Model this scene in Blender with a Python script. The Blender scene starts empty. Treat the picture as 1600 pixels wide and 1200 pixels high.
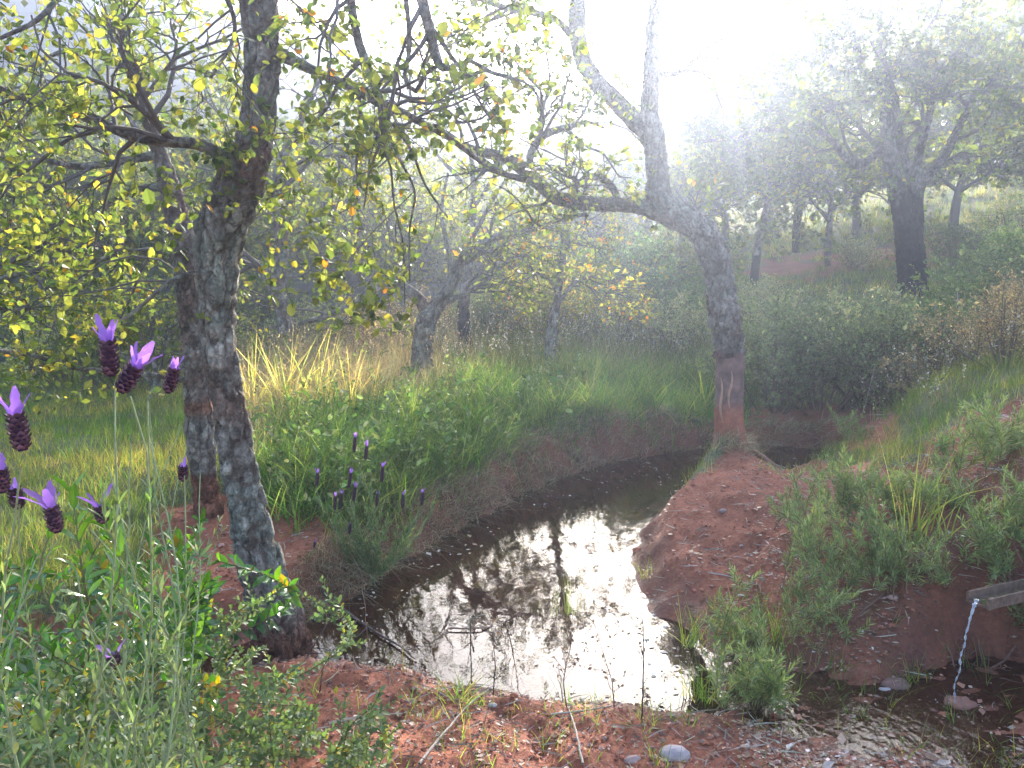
import bpy, math, random
import numpy as np

# ------------------------------------------------------------------ camera, sky, sun, exposure
SC = bpy.context.scene
CAM = np.array([0.0, 0.0, 2.0]); PITCH = math.radians(8.5); FPX = 1331.0     # FPX: focal length in pixels of a 1600 px frame
cd = bpy.data.cameras.new('camera'); cam = bpy.data.objects.new('camera', cd)
SC.collection.objects.link(cam); SC.camera = cam
cam.location = CAM; cam.rotation_euler = (math.pi/2 - PITCH, 0, 0)
cd.sensor_width = 36; cd.lens = 36*FPX/1600; cd.clip_start = 0.05; cd.clip_end = 3000
SUN_EL = math.radians(19.5); SUN_AZ = math.radians(11.5)      # azimuth clockwise from +Y
world = bpy.data.worlds.new('World'); SC.world = world; world.use_nodes = True
wn = world.node_tree; wn.nodes.clear()
sky = wn.nodes.new('ShaderNodeTexSky'); sky.sky_type = 'NISHITA'; sky.sun_disc = False
sky.sun_elevation = SUN_EL; sky.sun_rotation = SUN_AZ; sky.air_density = 1.0; sky.dust_density = 2.5; sky.ozone_density = 1.5
bg = wn.nodes.new('ShaderNodeBackground'); bg.inputs['Strength'].default_value = 0.15
wo = wn.nodes.new('ShaderNodeOutputWorld')
wn.links.new(sky.outputs[0], bg.inputs[0]); wn.links.new(bg.outputs[0], wo.inputs[0])
sl = bpy.data.lights.new('sun', 'SUN'); sl.energy = 3.3; sl.angle = math.radians(0.53); sl.color = (1.0, 0.93, 0.82)
sun = bpy.data.objects.new('sun', sl); SC.collection.objects.link(sun)
sun.rotation_euler = (math.pi/2 - SUN_EL, 0, math.pi - SUN_AZ); sun.location = (8, 40, 14)
vs = SC.view_settings; vs.view_transform = 'Standard'; vs.look = 'None'; vs.gamma = 1; vs.use_curve_mapping = False
vs.exposure = 2.45
SC.cycles.use_denoising = True
SC.cycles.max_bounces = 7; SC.cycles.diffuse_bounces = 3; SC.cycles.transmission_bounces = 5; SC.cycles.volume_bounces = 0
SC.cycles.transparent_max_bounces = 12; SC.cycles.sample_clamp_indirect = 6
HAZE_DENSITY = 0.0080; HAZE_G = 0.79

# ------------------------------------------------------------------ numpy helpers
R = np.random.RandomState(11)
def rs(n): 
    global R; R = np.random.RandomState(n); return R
FWD = np.array([0, math.cos(PITCH), -math.sin(PITCH)]); UP = np.array([0, math.sin(PITCH), math.cos(PITCH)]); RT = np.array([1.0, 0, 0])
def ray(px, py): return FWD + UP*((600-py)/FPX) + RT*((px-800)/FPX)
def P(px, py, Y):                      # the point at world depth Y seen at a pixel of the 1600 x 1200 photograph
    d = ray(px, py); return CAM + d*(Y/d[1])
def pxy(V):                            # world -> photograph pixels
    D = V - CAM; z = D@FWD; z = np.where(z < 0.05, 0.05, z)
    return 800 + FPX*(D@RT)/z, 600 - FPX*(D@UP)/z
def nrm(v): return v/np.maximum(np.linalg.norm(v, axis=-1, keepdims=True), 1e-9)
def sst(a, b, x): t = np.clip((x-a)/(b-a), 0, 1); return t*t*(3-2*t)
_pm = np.random.RandomState(5).permutation(256); _pm = np.concatenate([_pm, _pm, _pm])
_g = nrm(np.random.RandomState(6).randn(256, 3))
def noise(Q):                          # gradient noise, Q (...,3)
    Q = np.asarray(Q, float); i = np.floor(Q).astype(int); f = Q - i; i &= 255; u = f*f*f*(f*(f*6-15)+10); out = 0
    for dx in (0, 1):
        wx = u[..., 0] if dx else 1-u[..., 0]
        for dy in (0, 1):
            wy = u[..., 1] if dy else 1-u[..., 1]
            for dz in (0, 1):
                wz = u[..., 2] if dz else 1-u[..., 2]
                h = _pm[_pm[_pm[(i[..., 0]+dx) & 255] + ((i[..., 1]+dy) & 255)] + ((i[..., 2]+dz) & 255)]
                g = _g[h]
                out = out + wx*wy*wz*(g[..., 0]*(f[..., 0]-dx) + g[..., 1]*(f[..., 1]-dy) + g[..., 2]*(f[..., 2]-dz))
    return out*1.7
def fbm(Q, o=4):
    s, a = 0, 1.0; Q = np.asarray(Q, float)
    for k in range(o): s = s + a*noise(Q + 17.3*k); Q = Q*2.03; a *= 0.5
    return s
def cells(Q):                          # Worley F2-F1
    i = np.floor(Q).astype(int); f1 = np.full(Q.shape[0], 9.0); f2 = f1.copy()
    for dx in (-1, 0, 1):
        for dy in (-1, 0, 1):
            for dz in (-1, 0, 1):
                c = i + np.array([dx, dy, dz]); h = _pm[_pm[_pm[c[:, 0] & 255] + (c[:, 1] & 255)] + (c[:, 2] & 255)]
                q = c + 0.5 + 0.45*_g[h]; d = np.linalg.norm(Q - q, axis=1)
                m = d < f1; f2 = np.where(m, f1, np.minimum(f2, d)); f1 = np.where(m, d, f1)
    return f2 - f1
def inpoly(px, py, poly):
    poly = np.asarray(poly, float); c = np.zeros(np.shape(px), bool); n = len(poly)
    for k in range(n):
        x1, y1 = poly[k]; x2, y2 = poly[k-1]
        if y1 == y2: continue
        c ^= ((y1 > py) != (y2 > py)) & (px < (x2-x1)*(py-y1)/(y2-y1) + x1)
    return c
def pdist(x, y, poly):                 # distance to a closed polyline
    poly = np.asarray(poly, float); d = np.full(np.shape(x), 1e9)
    for k in range(len(poly)):
        a, b = poly[k-1], poly[k]; ab = b-a; t = np.clip(((x-a[0])*ab[0]+(y-a[1])*ab[1])/(ab@ab), 0, 1)
        d = np.minimum(d, np.hypot(x-a[0]-t*ab[0], y-a[1]-t*ab[1]))
    return d

# ------------------------------------------------------------------ mesh and object helpers
def mesh(name, V, F, mat=None, col=None, smooth=False, attr=None):
    if isinstance(F, list) and isinstance(F[0], tuple): F = np.array(F)
    V = np.asarray(V, np.float32).reshape(-1, 3); Fs = [np.asarray(f, np.int32) for f in (F if isinstance(F, (list, tuple)) else [F]) if len(f)]
    me = bpy.data.meshes.new(name); me.vertices.add(len(V)); me.vertices.foreach_set('co', V.ravel())
    nl = sum(f.size for f in Fs); npoly = sum(len(f) for f in Fs)
    me.loops.add(nl); me.loops.foreach_set('vertex_index', np.concatenate([f.ravel() for f in Fs]))
    me.polygons.add(npoly); tot = np.concatenate([np.full(len(f), f.shape[1], np.int32) for f in Fs])
    me.polygons.foreach_set('loop_start', np.concatenate([[0], np.cumsum(tot)[:-1]]).astype(np.int32))
    me.polygons.foreach_set('use_smooth', np.full(npoly, smooth)); me.update(calc_edges=True)
    if col is not None:
        a = me.color_attributes.new('Col', 'FLOAT_COLOR', 'POINT'); c = np.ones((len(V), 4), np.float32); c[:, :3] = col; a.data.foreach_set('color', c.ravel())
    if attr:
        for k, v in attr.items():
            a = me.attributes.new(k, 'FLOAT', 'POINT'); a.data.foreach_set('value', np.asarray(v, np.float32))
    if mat: me.materials.append(mat)
    return me
def link(name, me, parent=None, loc=None):
    o = bpy.data.objects.new(name, me); SC.collection.objects.link(o)
    if parent: o.parent = parent
    if loc is not None: o.location = loc
    return o
def tag(o, label=None, cat=None, group=None, kind=None):
    for k, v in (('label', label), ('category', cat), ('group', group), ('kind', kind)):
        if v: o[k] = v
    return o
def thing(name, label, cat, loc=(0, 0, 0), group=None):
    o = bpy.data.objects.new(name, None); o.empty_display_size = 0.1; SC.collection.objects.link(o); o.location = tuple(float(v) for v in loc)
    return tag(o, label, cat, group)
def copy_tree(o, parent=None):
    c = o.copy(); SC.collection.objects.link(c); c.parent = parent
    for ch in list(o.children): copy_tree(ch, c)
    return c
class MB:                              # collects pieces of ONE mesh
    def __init__(s): s.V, s.F, s.C, s.n = [], {}, [], 0
    def add(s, V, F, col=(1, 1, 1)):
        V = np.asarray(V, float).reshape(-1, 3)
        for f in (F if isinstance(F, list) else [F]):
            f = np.asarray(f, int)
            if len(f): s.F.setdefault(f.shape[1], []).append(f + s.n)
        s.V.append(V); s.C.append(np.broadcast_to(np.asarray(col, float), V.shape)); s.n += len(V); return s
    def build(s, name, mat, parent=None, smooth=False, off=None):
        V = np.concatenate(s.V)
        if off is None and parent is not None: off = np.array(parent.location) + (np.array(parent.parent.location) if parent.parent else 0)
        if off is not None: V = V - np.asarray(off)
        return link(name, mesh(name, V, [np.concatenate(f) for f in s.F.values()], mat, np.concatenate(s.C), smooth), parent)
def catmull(pts, step):
    pts = np.asarray(pts, float); p = np.vstack([2*pts[0]-pts[1], pts, 2*pts[-1]-pts[-2]]); out = []
    for k in range(1, len(p)-2):
        n = max(2, int(np.linalg.norm(p[k+1, :3]-p[k, :3])/step)); t = np.linspace(0, 1, n, endpoint=False)[:, None]
        out.append(0.5*((2*p[k]) + (-p[k-1]+p[k+1])*t + (2*p[k-1]-5*p[k]+4*p[k+1]-p[k+2])*t*t + (-p[k-1]+3*p[k]-3*p[k+1]+p[k+2])*t**3))
    return np.vstack(out + [pts[-1:]])
def tube(pts, rad, k=8):               # one tube with parallel transported frames; returns V, F, unit radial directions, ring index
    pts = np.asarray(pts, float); n = len(pts); T = nrm(np.gradient(pts, axis=0)); N = np.zeros((n, 3))
    a = np.array([1.0, 0, 0]) if abs(T[0, 0]) < 0.8 else np.array([0, 1.0, 0]); v = np.cross(T[0], a); v /= np.linalg.norm(v)
    for i in range(n): v = v - T[i]*(v@T[i]); v /= np.linalg.norm(v); N[i] = v
    B = np.cross(T, N); th = np.arange(k)*2*math.pi/k
    D = N[:, None]*np.cos(th)[None, :, None] + B[:, None]*np.sin(th)[None, :, None]
    V = pts[:, None] + D*np.asarray(rad)[:, None, None]
    i, j = np.meshgrid(np.arange(n-1), np.arange(k), indexing='ij'); j2 = (j+1) % k
    F = np.stack([i*k+j, i*k+j2, (i+1)*k+j2, (i+1)*k+j], -1).reshape(-1, 4)
    return V.reshape(-1, 3), F, D.reshape(-1, 3)
def tubes(Q, rad, k=4):                # many polylines (M,n,3) with radii (M,n)
    M, n, _ = Q.shape; T = nrm(np.gradient(Q, axis=1)); ref = np.where(np.abs(T[:, :1, 2:3]) > 0.8, [[[1.0, 0.13, 0]]], [[[0.1, 0, 1.0]]])
    N = nrm(np.cross(T, np.broadcast_to(ref, T.shape))); B = np.cross(T, N); th = np.arange(k)*2*math.pi/k
    V = Q[:, :, None] + (N[:, :, None]*np.cos(th)[None, None, :, None] + B[:, :, None]*np.sin(th)[None, None, :, None])*rad[:, :, None, None]
    m, i, j = np.meshgrid(np.arange(M), np.arange(n-1), np.arange(k), indexing='ij'); j2 = (j+1) % k; b = m*n*k
    F = np.stack([b+i*k+j, b+i*k+j2, b+(i+1)*k+j2, b+(i+1)*k+j], -1).reshape(-1, 4)
    return V.reshape(-1, 3), F
def spawn(Q, rad, c, t0, t1, L, spread, n=6, jit=0.25, grav=0.0, rf=0.6, rmin=0.0015, tip=0.3):
    M, m, _ = Q.shape; idx = np.repeat(np.arange(M), c); K = len(idx); t = R.uniform(t0, t1, K)*(m-1); i = np.minimum(t.astype(int), m-2); f = (t-i)[:, None]
    p = Q[idx, i]*(1-f) + Q[idx, i+1]*f; T = nrm(Q[idx, i+1]-Q[idx, i]); r = rad[idx, i]*(1-f[:, 0]) + rad[idx, i+1]*f[:, 0]
    perp = nrm(np.cross(T, R.randn(K, 3))); a = np.radians(R.uniform(spread*0.6, spread*1.3, K))[:, None]; d = nrm(T*np.cos(a) + perp*np.sin(a))
    Ls = (L*R.uniform(0.55, 1.25, K))[:, None]/(n-1); out = np.zeros((K, n, 3)); out[:, 0] = p
    for s in range(1, n): out[:, s] = out[:, s-1] + d*Ls; d = nrm(d + R.randn(K, 3)*jit + np.array([0, 0, grav]))
    r0 = np.maximum(r*rf, rmin); return out, r0[:, None]*np.linspace(1, tip, n)[None]
def resample(pts, rad, n):
    pts = np.asarray(pts, float); s = np.concatenate([[0], np.cumsum(np.linalg.norm(np.diff(pts, axis=0), axis=1))]); u = np.linspace(0, s[-1], n)
    return np.stack([np.interp(u, s, pts[:, k]) for k in range(3)], -1), np.interp(u, s, rad)
def place(T, F, pos, ax, nm, sc):      # template vertices (k,3) in (along, across, normal) -> N copies
    ax = nrm(ax); y = nrm(np.cross(nm, ax)); z = np.cross(ax, y); sc = np.asarray(sc, float)
    if sc.ndim == 1: sc = sc[:, None]*np.ones(3)
    S = T[None]*sc[:, None]; V = pos[:, None] + S[..., :1]*ax[:, None] + S[..., 1:2]*y[:, None] + S[..., 2:]*z[:, None]
    k = len(T); off = (np.arange(len(pos))*k)[:, None, None]; return V.reshape(-1, 3), [(np.asarray(f)[None]+off).reshape(-1, np.asarray(f).shape[1]) for f in F]
LEAF2 = (np.array([[0, 0, 0], [.5, -.3, .05], [1, 0, 0], [.5, .3, .05]]), [[[0, 1, 2], [0, 2, 3]]])
LEAF6 = (np.array([[0, 0, 0], [.3, -.3, .07], [.75, -.27, .07], [1, 0, -.04], [.75, .27, .07], [.3, .3, .07], [.5, 0, 0]]), [[[0, 1, 6], [1, 2, 6], [2, 3, 6], [3, 4, 6], [4, 5, 6], [5, 0, 6]]])
LONG4 = (np.array([[0, 0, 0], [.35, -.08, .02], [.35, .08, .02], [.7, -.07, -.02], [.7, .07, -.02], [1, 0, -.1]]), [[[0, 1, 2], [3, 5, 4]], [[1, 3, 4, 2]]])
def leaves_on(Q, per, size, t0=0.15, tmpl=LEAF2, flat=0.5, out=60, sj=0.3, sun_up=0.4):
    M, n, _ = Q.shape; idx = np.repeat(np.arange(M), per); K = len(idx); t = R.uniform(t0, 1, K)*(n-1); i = np.minimum(t.astype(int), n-2); f = (t-i)[:, None]
    p = Q[idx, i]*(1-f)+Q[idx, i+1]*f; T = nrm(Q[idx, i+1]-Q[idx, i]); perp = nrm(np.cross(T, R.randn(K, 3))); a = math.radians(out)
    ax = nrm(T*math.cos(a) + perp*math.sin(a) + R.randn(K, 3)*0.2); nmv = nrm(R.randn(K, 3) + np.array([0, 0, flat*2])); s = size*np.exp(R.randn(K)*sj)
    return p, ax, nmv, s
def mixcol(cols, w, K, var=0.18):
    cols = np.array(cols, float); c = cols[R.choice(len(cols), K, p=np.array(w)/sum(w))]; return np.clip(c*np.exp(R.randn(K, 1)*var)*(1+R.randn(K, 3)*0.05), 0, 1)

# ------------------------------------------------------------------ materials
def mat(name):
    m = bpy.data.materials.new(name); m.use_nodes = True; m.node_tree.nodes.clear(); return m, m.node_tree.nodes, m.node_tree.links
def N(ns, t, **kw):
    n = ns.new(t)
    for k, v in kw.items():
        if k in n.inputs: n.inputs[k].default_value = v
        else: setattr(n, k, v)
    return n
def leaf_mat(name, trans=0.5, tint=(1.5, 1.5, 0.7), rough=0.45, spec=0.35, fac=0.5):
    m, ns, ln = mat(name); a = N(ns, 'ShaderNodeVertexColor', layer_name='Col'); tc = N(ns, 'ShaderNodeTexCoord'); nz = N(ns, 'ShaderNodeTexNoise'); nz.inputs['Scale'].default_value = 35
    hs = N(ns, 'ShaderNodeHueSaturation'); mr = N(ns, 'ShaderNodeMapRange'); mr.inputs['To Min'].default_value = 0.75; mr.inputs['To Max'].default_value = 1.25
    ln.new(tc.outputs['Object'], nz.inputs['Vector']); ln.new(nz.outputs['Fac'], mr.inputs['Value']); ln.new(mr.outputs[0], hs.inputs['Value']); ln.new(a.outputs['Color'], hs.inputs['Color'])
    p = N(ns, 'ShaderNodeBsdfPrincipled'); p.inputs['Roughness'].default_value = rough; p.inputs['Specular IOR Level'].default_value = spec; ln.new(hs.outputs[0], p.inputs['Base Color'])
    t = N(ns, 'ShaderNodeBsdfTranslucent'); mx = N(ns, 'ShaderNodeMix', data_type='RGBA', blend_type='MULTIPLY'); mx.inputs['Factor'].default_value = 1; mx.inputs[7].default_value = (*tint, 1); ln.new(hs.outputs[0], mx.inputs[6]); ln.new(mx.outputs[2], t.inputs['Color'])
    s = N(ns, 'ShaderNodeMixShader'); s.inputs[0].default_value = fac; o = N(ns, 'ShaderNodeOutputMaterial'); ln.new(p.outputs[0], s.inputs[1]); ln.new(t.outputs[0], s.inputs[2]); ln.new(s.outputs[0], o.inputs[0]); return m
def rough_mat(name, scale=30, bump=0.6, rough=0.9, bdist=0.01, var=0.35, spec=0.2, tex='noise'):
    m, ns, ln = mat(name); a = N(ns, 'ShaderNodeVertexColor', layer_name='Col'); tc = N(ns, 'ShaderNodeTexCoord'); nz = N(ns, 'ShaderNodeTexNoise'); nz.inputs['Scale'].default_value = scale; nz.inputs['Detail'].default_value = 8; nz.inputs['Roughness'].default_value = 0.65
    ln.new(tc.outputs['Object'], nz.inputs['Vector']); mr = N(ns, 'ShaderNodeMapRange'); mr.inputs['From Min'].default_value = .3; mr.inputs['From Max'].default_value = .7; mr.inputs['To Min'].default_value = 1-var; mr.inputs['To Max'].default_value = 1+var
    hs = N(ns, 'ShaderNodeHueSaturation'); ln.new(nz.outputs['Fac'], mr.inputs['Value']); ln.new(mr.outputs[0], hs.inputs['Value']); ln.new(a.outputs['Color'], hs.inputs['Color'])
    p = N(ns, 'ShaderNodeBsdfPrincipled'); p.inputs['Roughness'].default_value = rough; p.inputs['Specular IOR Level'].default_value = spec; ln.new(hs.outputs[0], p.inputs['Base Color'])
    b = N(ns, 'ShaderNodeBump'); b.inputs['Strength'].default_value = bump; b.inputs['Distance'].default_value = bdist; h = nz.outputs['Fac']
    if tex == 'bark':
        vo = N(ns, 'ShaderNodeTexVoronoi', feature='DISTANCE_TO_EDGE'); vo.inputs['Scale'].default_value = 27; mp = N(ns, 'ShaderNodeMapping'); mp.inputs['Scale'].default_value = (1, 1, 0.55)
        ad = N(ns, 'ShaderNodeVectorMath', operation='ADD'); sc = N(ns, 'ShaderNodeVectorMath', operation='SCALE'); sc.inputs['Scale'].default_value = 0.05; ln.new(nz.outputs['Color'], sc.inputs[0]); ln.new(tc.outputs['Object'], ad.inputs[0]); ln.new(sc.outputs[0], ad.inputs[1]); ln.new(ad.outputs[0], mp.inputs[0]); ln.new(mp.outputs[0], vo.inputs['Vector'])
        cr = N(ns, 'ShaderNodeMapRange'); cr.inputs['From Max'].default_value = 0.25; ln.new(vo.outputs['Distance'], cr.inputs['Value']); mm = N(ns, 'ShaderNodeMath', operation='MULTIPLY_ADD'); ln.new(cr.outputs[0], mm.inputs[0]); mm.inputs[1].default_value = 0.7; ln.new(nz.outputs['Fac'], mm.inputs[2]); h = mm.outputs[0]; v2 = N(ns, 'ShaderNodeTexVoronoi'); v2.inputs['Scale'].default_value = 27; ln.new(mp.outputs[0], v2.inputs['Vector']); sp = N(ns, 'ShaderNodeSeparateColor'); ln.new(v2.outputs['Color'], sp.inputs[0]); m3 = N(ns, 'ShaderNodeMapRange'); m3.inputs['To Min'].default_value = .55; m3.inputs['To Max'].default_value = 1.45; ln.new(sp.outputs[0], m3.inputs['Value']); m4 = N(ns, 'ShaderNodeMath', operation='MULTIPLY'); ln.new(m3.outputs[0], m4.inputs[0]); ln.new(mr.outputs[0], m4.inputs[1]); ln.new(m4.outputs[0], hs.inputs['Value'])
    ln.new(h, b.inputs['Height']); ln.new(b.outputs[0], p.inputs['Normal']); o = N(ns, 'ShaderNodeOutputMaterial'); ln.new(p.outputs[0], o.inputs[0]); return m
M_LEAF = leaf_mat('oak_leaf', fac=0.6, tint=(2.2, 2.05, 0.8)); M_FAR = leaf_mat('far_foliage', fac=0.45, rough=.7, spec=.15, tint=(2.3, 2.15, 1.0)); M_GRASS = leaf_mat('grass_blade', fac=0.58, tint=(2.1, 2.1, .8), rough=.5, spec=.25)
M_DRY = leaf_mat('dry_grass', fac=.35, tint=(1.3, 1.2, .9), rough=.7, spec=.15); M_HERB = leaf_mat('herb_leaf', fac=.4, tint=(1.5, 1.6, .7), rough=.55, spec=.3); M_GLOSS = leaf_mat('glossy_leaf', fac=.4, rough=.22, spec=.6, tint=(1.6, 1.9, .4))
M_PETAL = leaf_mat('lavender_petal', fac=.55, tint=(1.3, 1.1, 1.4), rough=.6, spec=.1); M_BUD = rough_mat('lavender_head', 300, .3, .8, .001)
M_BARK = rough_mat('cork_bark', 45, 1.0, 0.92, 0.03, 0.55, tex='bark'); M_STRIP = rough_mat('stripped_bark', 22, .6, .85, .006, .3); M_TWIG = rough_mat('twig_bark', 60, .4, .85, .003, .3)
M_STONE = rough_mat('stone', 30, .5, .8, .006, .25); M_LITTER = rough_mat('leaf_litter', 60, .3, .6, .002, .3, spec=.4); M_WOOD = rough_mat('weathered_wood', 40, .8, .85, .004, .45, spec=.12)

# ground: bare red earth against grassy earth (vertex attribute "soil"), wetness lowers roughness and darkens the earth itself
m, ns, ln = mat('earth'); M_EARTH = m
tc = N(ns, 'ShaderNodeTexCoord'); so = N(ns, 'ShaderNodeAttribute', attribute_name='soil'); we = N(ns, 'ShaderNodeAttribute', attribute_name='wet')
n1 = N(ns, 'ShaderNodeTexNoise'); n1.inputs['Scale'].default_value = 2.2; n1.inputs['Detail'].default_value = 10; n1.inputs['Roughness'].default_value = .65
n2 = N(ns, 'ShaderNodeTexNoise'); n2.inputs['Scale'].default_value = 38; n2.inputs['Detail'].default_value = 8; n2.inputs['Roughness'].default_value = .7
for n_ in (n1, n2): ln.new(tc.outputs['Object'], n_.inputs['Vector'])
def ramp(stops):
    r = N(ns, 'ShaderNodeValToRGB'); e = r.color_ramp.elements
    while len(e) < len(stops): e.new(0.5)
    for k, (p_, c_) in enumerate(stops): e[k].position = p_; e[k].color = (*c_, 1)
    return r
r1 = ramp([(.25, (.17, .05, .026)), (.5, (.33, .108, .055)), (.75, (.45, .175, .095))]); ln.new(n2.outputs['Fac'], r1.inputs[0])
r1b = ramp([(.3, (.62, .6, .6)), (.7, (1.3, 1.25, 1.2))]); ln.new(n1.outputs['Fac'], r1b.inputs[0])
mu = N(ns, 'ShaderNodeMix', data_type='RGBA', blend_type='MULTIPLY'); mu.inputs['Factor'].default_value = 1; ln.new(r1.outputs[0], mu.inputs[6]); ln.new(r1b.outputs[0], mu.inputs[7])
r2 = ramp([(.3, (.05, .055, .022)), (.55, (.12, .12, .05)), (.75, (.22, .19, .10))]); ln.new(n2.outputs['Fac'], r2.inputs[0])
ms = N(ns, 'ShaderNodeMix', data_type='RGBA'); ln.new(so.outputs['Fac'], ms.inputs['Factor']); ln.new(r2.outputs[0], ms.inputs[6]); ln.new(mu.outputs[2], ms.inputs[7])
wd = N(ns, 'ShaderNodeMix', data_type='RGBA', blend_type='MULTIPLY'); ln.new(we.outputs['Fac'], wd.inputs['Factor']); ln.new(ms.outputs[2], wd.inputs[6]); wd.inputs[7].default_value = (.5, .45, .42, 1)
pb = N(ns, 'ShaderNodeBsdfPrincipled'); ln.new(wd.outputs[2], pb.inputs['Base Color']); mr = N(ns, 'ShaderNodeMapRange'); mr.inputs['To Min'].default_value = .92; mr.inputs['To Max'].default_value = .2; ln.new(we.outputs['Fac'], mr.inputs['Value']); ln.new(mr.outputs[0], pb.inputs['Roughness'])
pb.inputs['Specular IOR Level'].default_value = .5
bp = N(ns, 'ShaderNodeBump'); bp.inputs['Strength'].default_value = .8; bp.inputs['Distance'].default_value = .02; ln.new(n2.outputs['Fac'], bp.inputs['Height']); ln.new(bp.outputs[0], pb.inputs['Normal'])
o_ = N(ns, 'ShaderNodeOutputMaterial'); ln.new(pb.outputs[0], o_.inputs[0])
# pond water: clear brownish water over mud, mirror by Fresnel
def water_mat(name, bscale, bstr, tint, rough=.01, bd=.01):
    m, ns, ln = mat(name); tc = N(ns, 'ShaderNodeTexCoord'); mp = N(ns, 'ShaderNodeMapping'); mp.inputs['Scale'].default_value = (1, .6, 1); n1 = N(ns, 'ShaderNodeTexNoise'); n1.inputs['Scale'].default_value = bscale; n1.inputs['Detail'].default_value = 4
    ln.new(tc.outputs['Object'], mp.inputs[0]); ln.new(mp.outputs[0], n1.inputs['Vector']); b = N(ns, 'ShaderNodeBump'); b.inputs['Strength'].default_value = bstr; b.inputs['Distance'].default_value = bd; ln.new(n1.outputs['Fac'], b.inputs['Height'])
    g = N(ns, 'ShaderNodeBsdfGlossy'); g.inputs['Roughness'].default_value = rough; ln.new(b.outputs[0], g.inputs['Normal']); t = N(ns, 'ShaderNodeBsdfTransparent'); t.inputs[0].default_value = (*tint, 1)
    d = N(ns, 'ShaderNodeBsdfDiffuse'); d.inputs[0].default_value = (.09, .04, .025, 1); ms2 = N(ns, 'ShaderNodeMixShader'); ms2.inputs[0].default_value = .35; ln.new(t.outputs[0], ms2.inputs[1]); ln.new(d.outputs[0], ms2.inputs[2])
    fr = N(ns, 'ShaderNodeFresnel'); fr.inputs['IOR'].default_value = 1.38; ln.new(b.outputs[0], fr.inputs['Normal']); ms = N(ns, 'ShaderNodeMixShader'); ln.new(fr.outputs[0], ms.inputs[0]); ln.new(ms2.outputs[0], ms.inputs[1]); ln.new(g.outputs[0], ms.inputs[2])
    o = N(ns, 'ShaderNodeOutputMaterial'); ln.new(ms.outputs[0], o.inputs[0]); return m
M_WATER = water_mat('pond_water', 11, .10, (.55, .42, .34)); M_STREAM = water_mat('stream_water', 26, .7, (.6, .45, .36), .05, .008)

# ------------------------------------------------------------------ terrain
def W0(px, py, z=0.0): d = ray(px, py); t = (z-CAM[2])/d[2]; return (CAM + d*t)[:2]
POND_PX = [(-250, 1110), (0, 1105), (150, 1085), (330, 1052), (400, 1040), (480, 1034), (560, 1040), (640, 1046), (700, 1062), (760, 1078), (830, 1086), (900, 1092), (990, 1100), (1040, 1104), (1085, 1092),
  (1098, 1060), (1088, 1015), (1060, 972), (1020, 955), (1000, 925), (985, 880), (1000, 835), (1040, 800), (1085, 765), (1118, 744), (1170, 742), (1230, 735), (1290, 728), (1340, 716),
  (1300, 702), (1200, 697), (1120, 699), (1040, 707), (950, 724), (870, 748), (800, 782), (740, 812), (680, 848), (620, 882), (560, 925), (480, 968), (400, 1000), (300, 1022), (150, 1040), (0, 1050), (-250, 1060)]
POND = np.array([W0(*p) for p in POND_PX])
CP = np.array([  # x, y, z control points of the land above the water
 (0, .3, .5), (1.5, .3, .55), (-1.2, .3, 1.15), (-2.5, .6, 1.2), (-.9, 1.2, .8), (-1.8, 1.6, .75), (-3.5, 2, .7), (0, 1.5, .35), (0, 2.6, .16), (1.3, 2.6, .14), (-1, 2.7, .2), (2.4, 2.4, .35), (3.5, 1.5, .7),
 (-1.1, 3.2, .14), (-2.6, 3.0, .25), (1.6, 3.0, .06), (2.2, 3.1, .09), (2.6, 3.3, .3), (2.2, 3.85, .46), (2.6, 4.1, .6), (1.95, 3.4, .07), (3.2, 4, .8), (1.85, 4.2, .3), (1.5, 3.9, .10), (1.2, 3.9, .08), (1.3, 4.6, .17), (2.3, 5.0, .62), (3.0, 5.2, .92), (1.6, 5.4, .38), (2.2, 6.3, .32), (3.6, 7, .95),
 (1.15, 5.2, .26), (1.3, 6.0, .36), (1.78, 6.85, .46), (1.5, 6.5, .42), (2.4, 7.2, .12), (3.0, 7.6, .25),
 (-1.6, 4.8, .22), (-2.2, 5.3, .33), (-3.2, 5.2, .35), (-5, 5, .4), (-1.2, 5.6, .3), (-1.4, 7, .42), (-3.5, 7.5, .42), (-6, 9, .3), (-.5, 7, .32), (0, 8.6, .42), (-1.5, 9.5, .55), (1.2, 9.6, .42), (1, 11, .6), (2.6, 9.6, .2), (4, 9.6, .27), (3.2, 11, .4), (4.6, 11.2, .65),
 (-10, 12, .0), (-5, 16, .1), (0, 15, .8), (4, 14.5, 1.1), (6.6, 14, 1.37), (10, 13, 1.9), (6, 8, 1.3), (8, 5, 1.8), (0, 22, .9), (6, 22, 1.9), (12, 22, 2.7), (14, 32, 4.0), (6, 32, 2.7), (0, 36, 1.2), (-12, 30, -1.5), (-25, 25, -3), (-14, 50, -3.5), (10, 60, 5), (30, 40, 8), (30, 80, 12),
 (-40, 60, -6), (0, 80, 1), (-30, 110, -4), (40, 150, 14), (0, 200, 4), (-100, 100, -8), (100, 100, 22), (-200, 250, -5), (200, 250, 30), (0, 500, 0), (400, 400, 30), (-400, 400, -5), (-400, 0, 0), (400, 0, 25), (0, -60, 1), (300, -60, 12), (-300, -60, 0), (5, -3, 1.3), (-5, -3, 1.3)], float)
def warp(x, y): return np.stack([np.arcsinh(x/2.5), np.arcsinh(y/2.5)], -1)
_c = warp(CP[:, 0], CP[:, 1]); _D = np.linalg.norm(_c[:, None]-_c[None], axis=-1)
def _tp(r): return np.where(r > 0, r*r*np.log(np.maximum(r, 1e-9)), 0)
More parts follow.
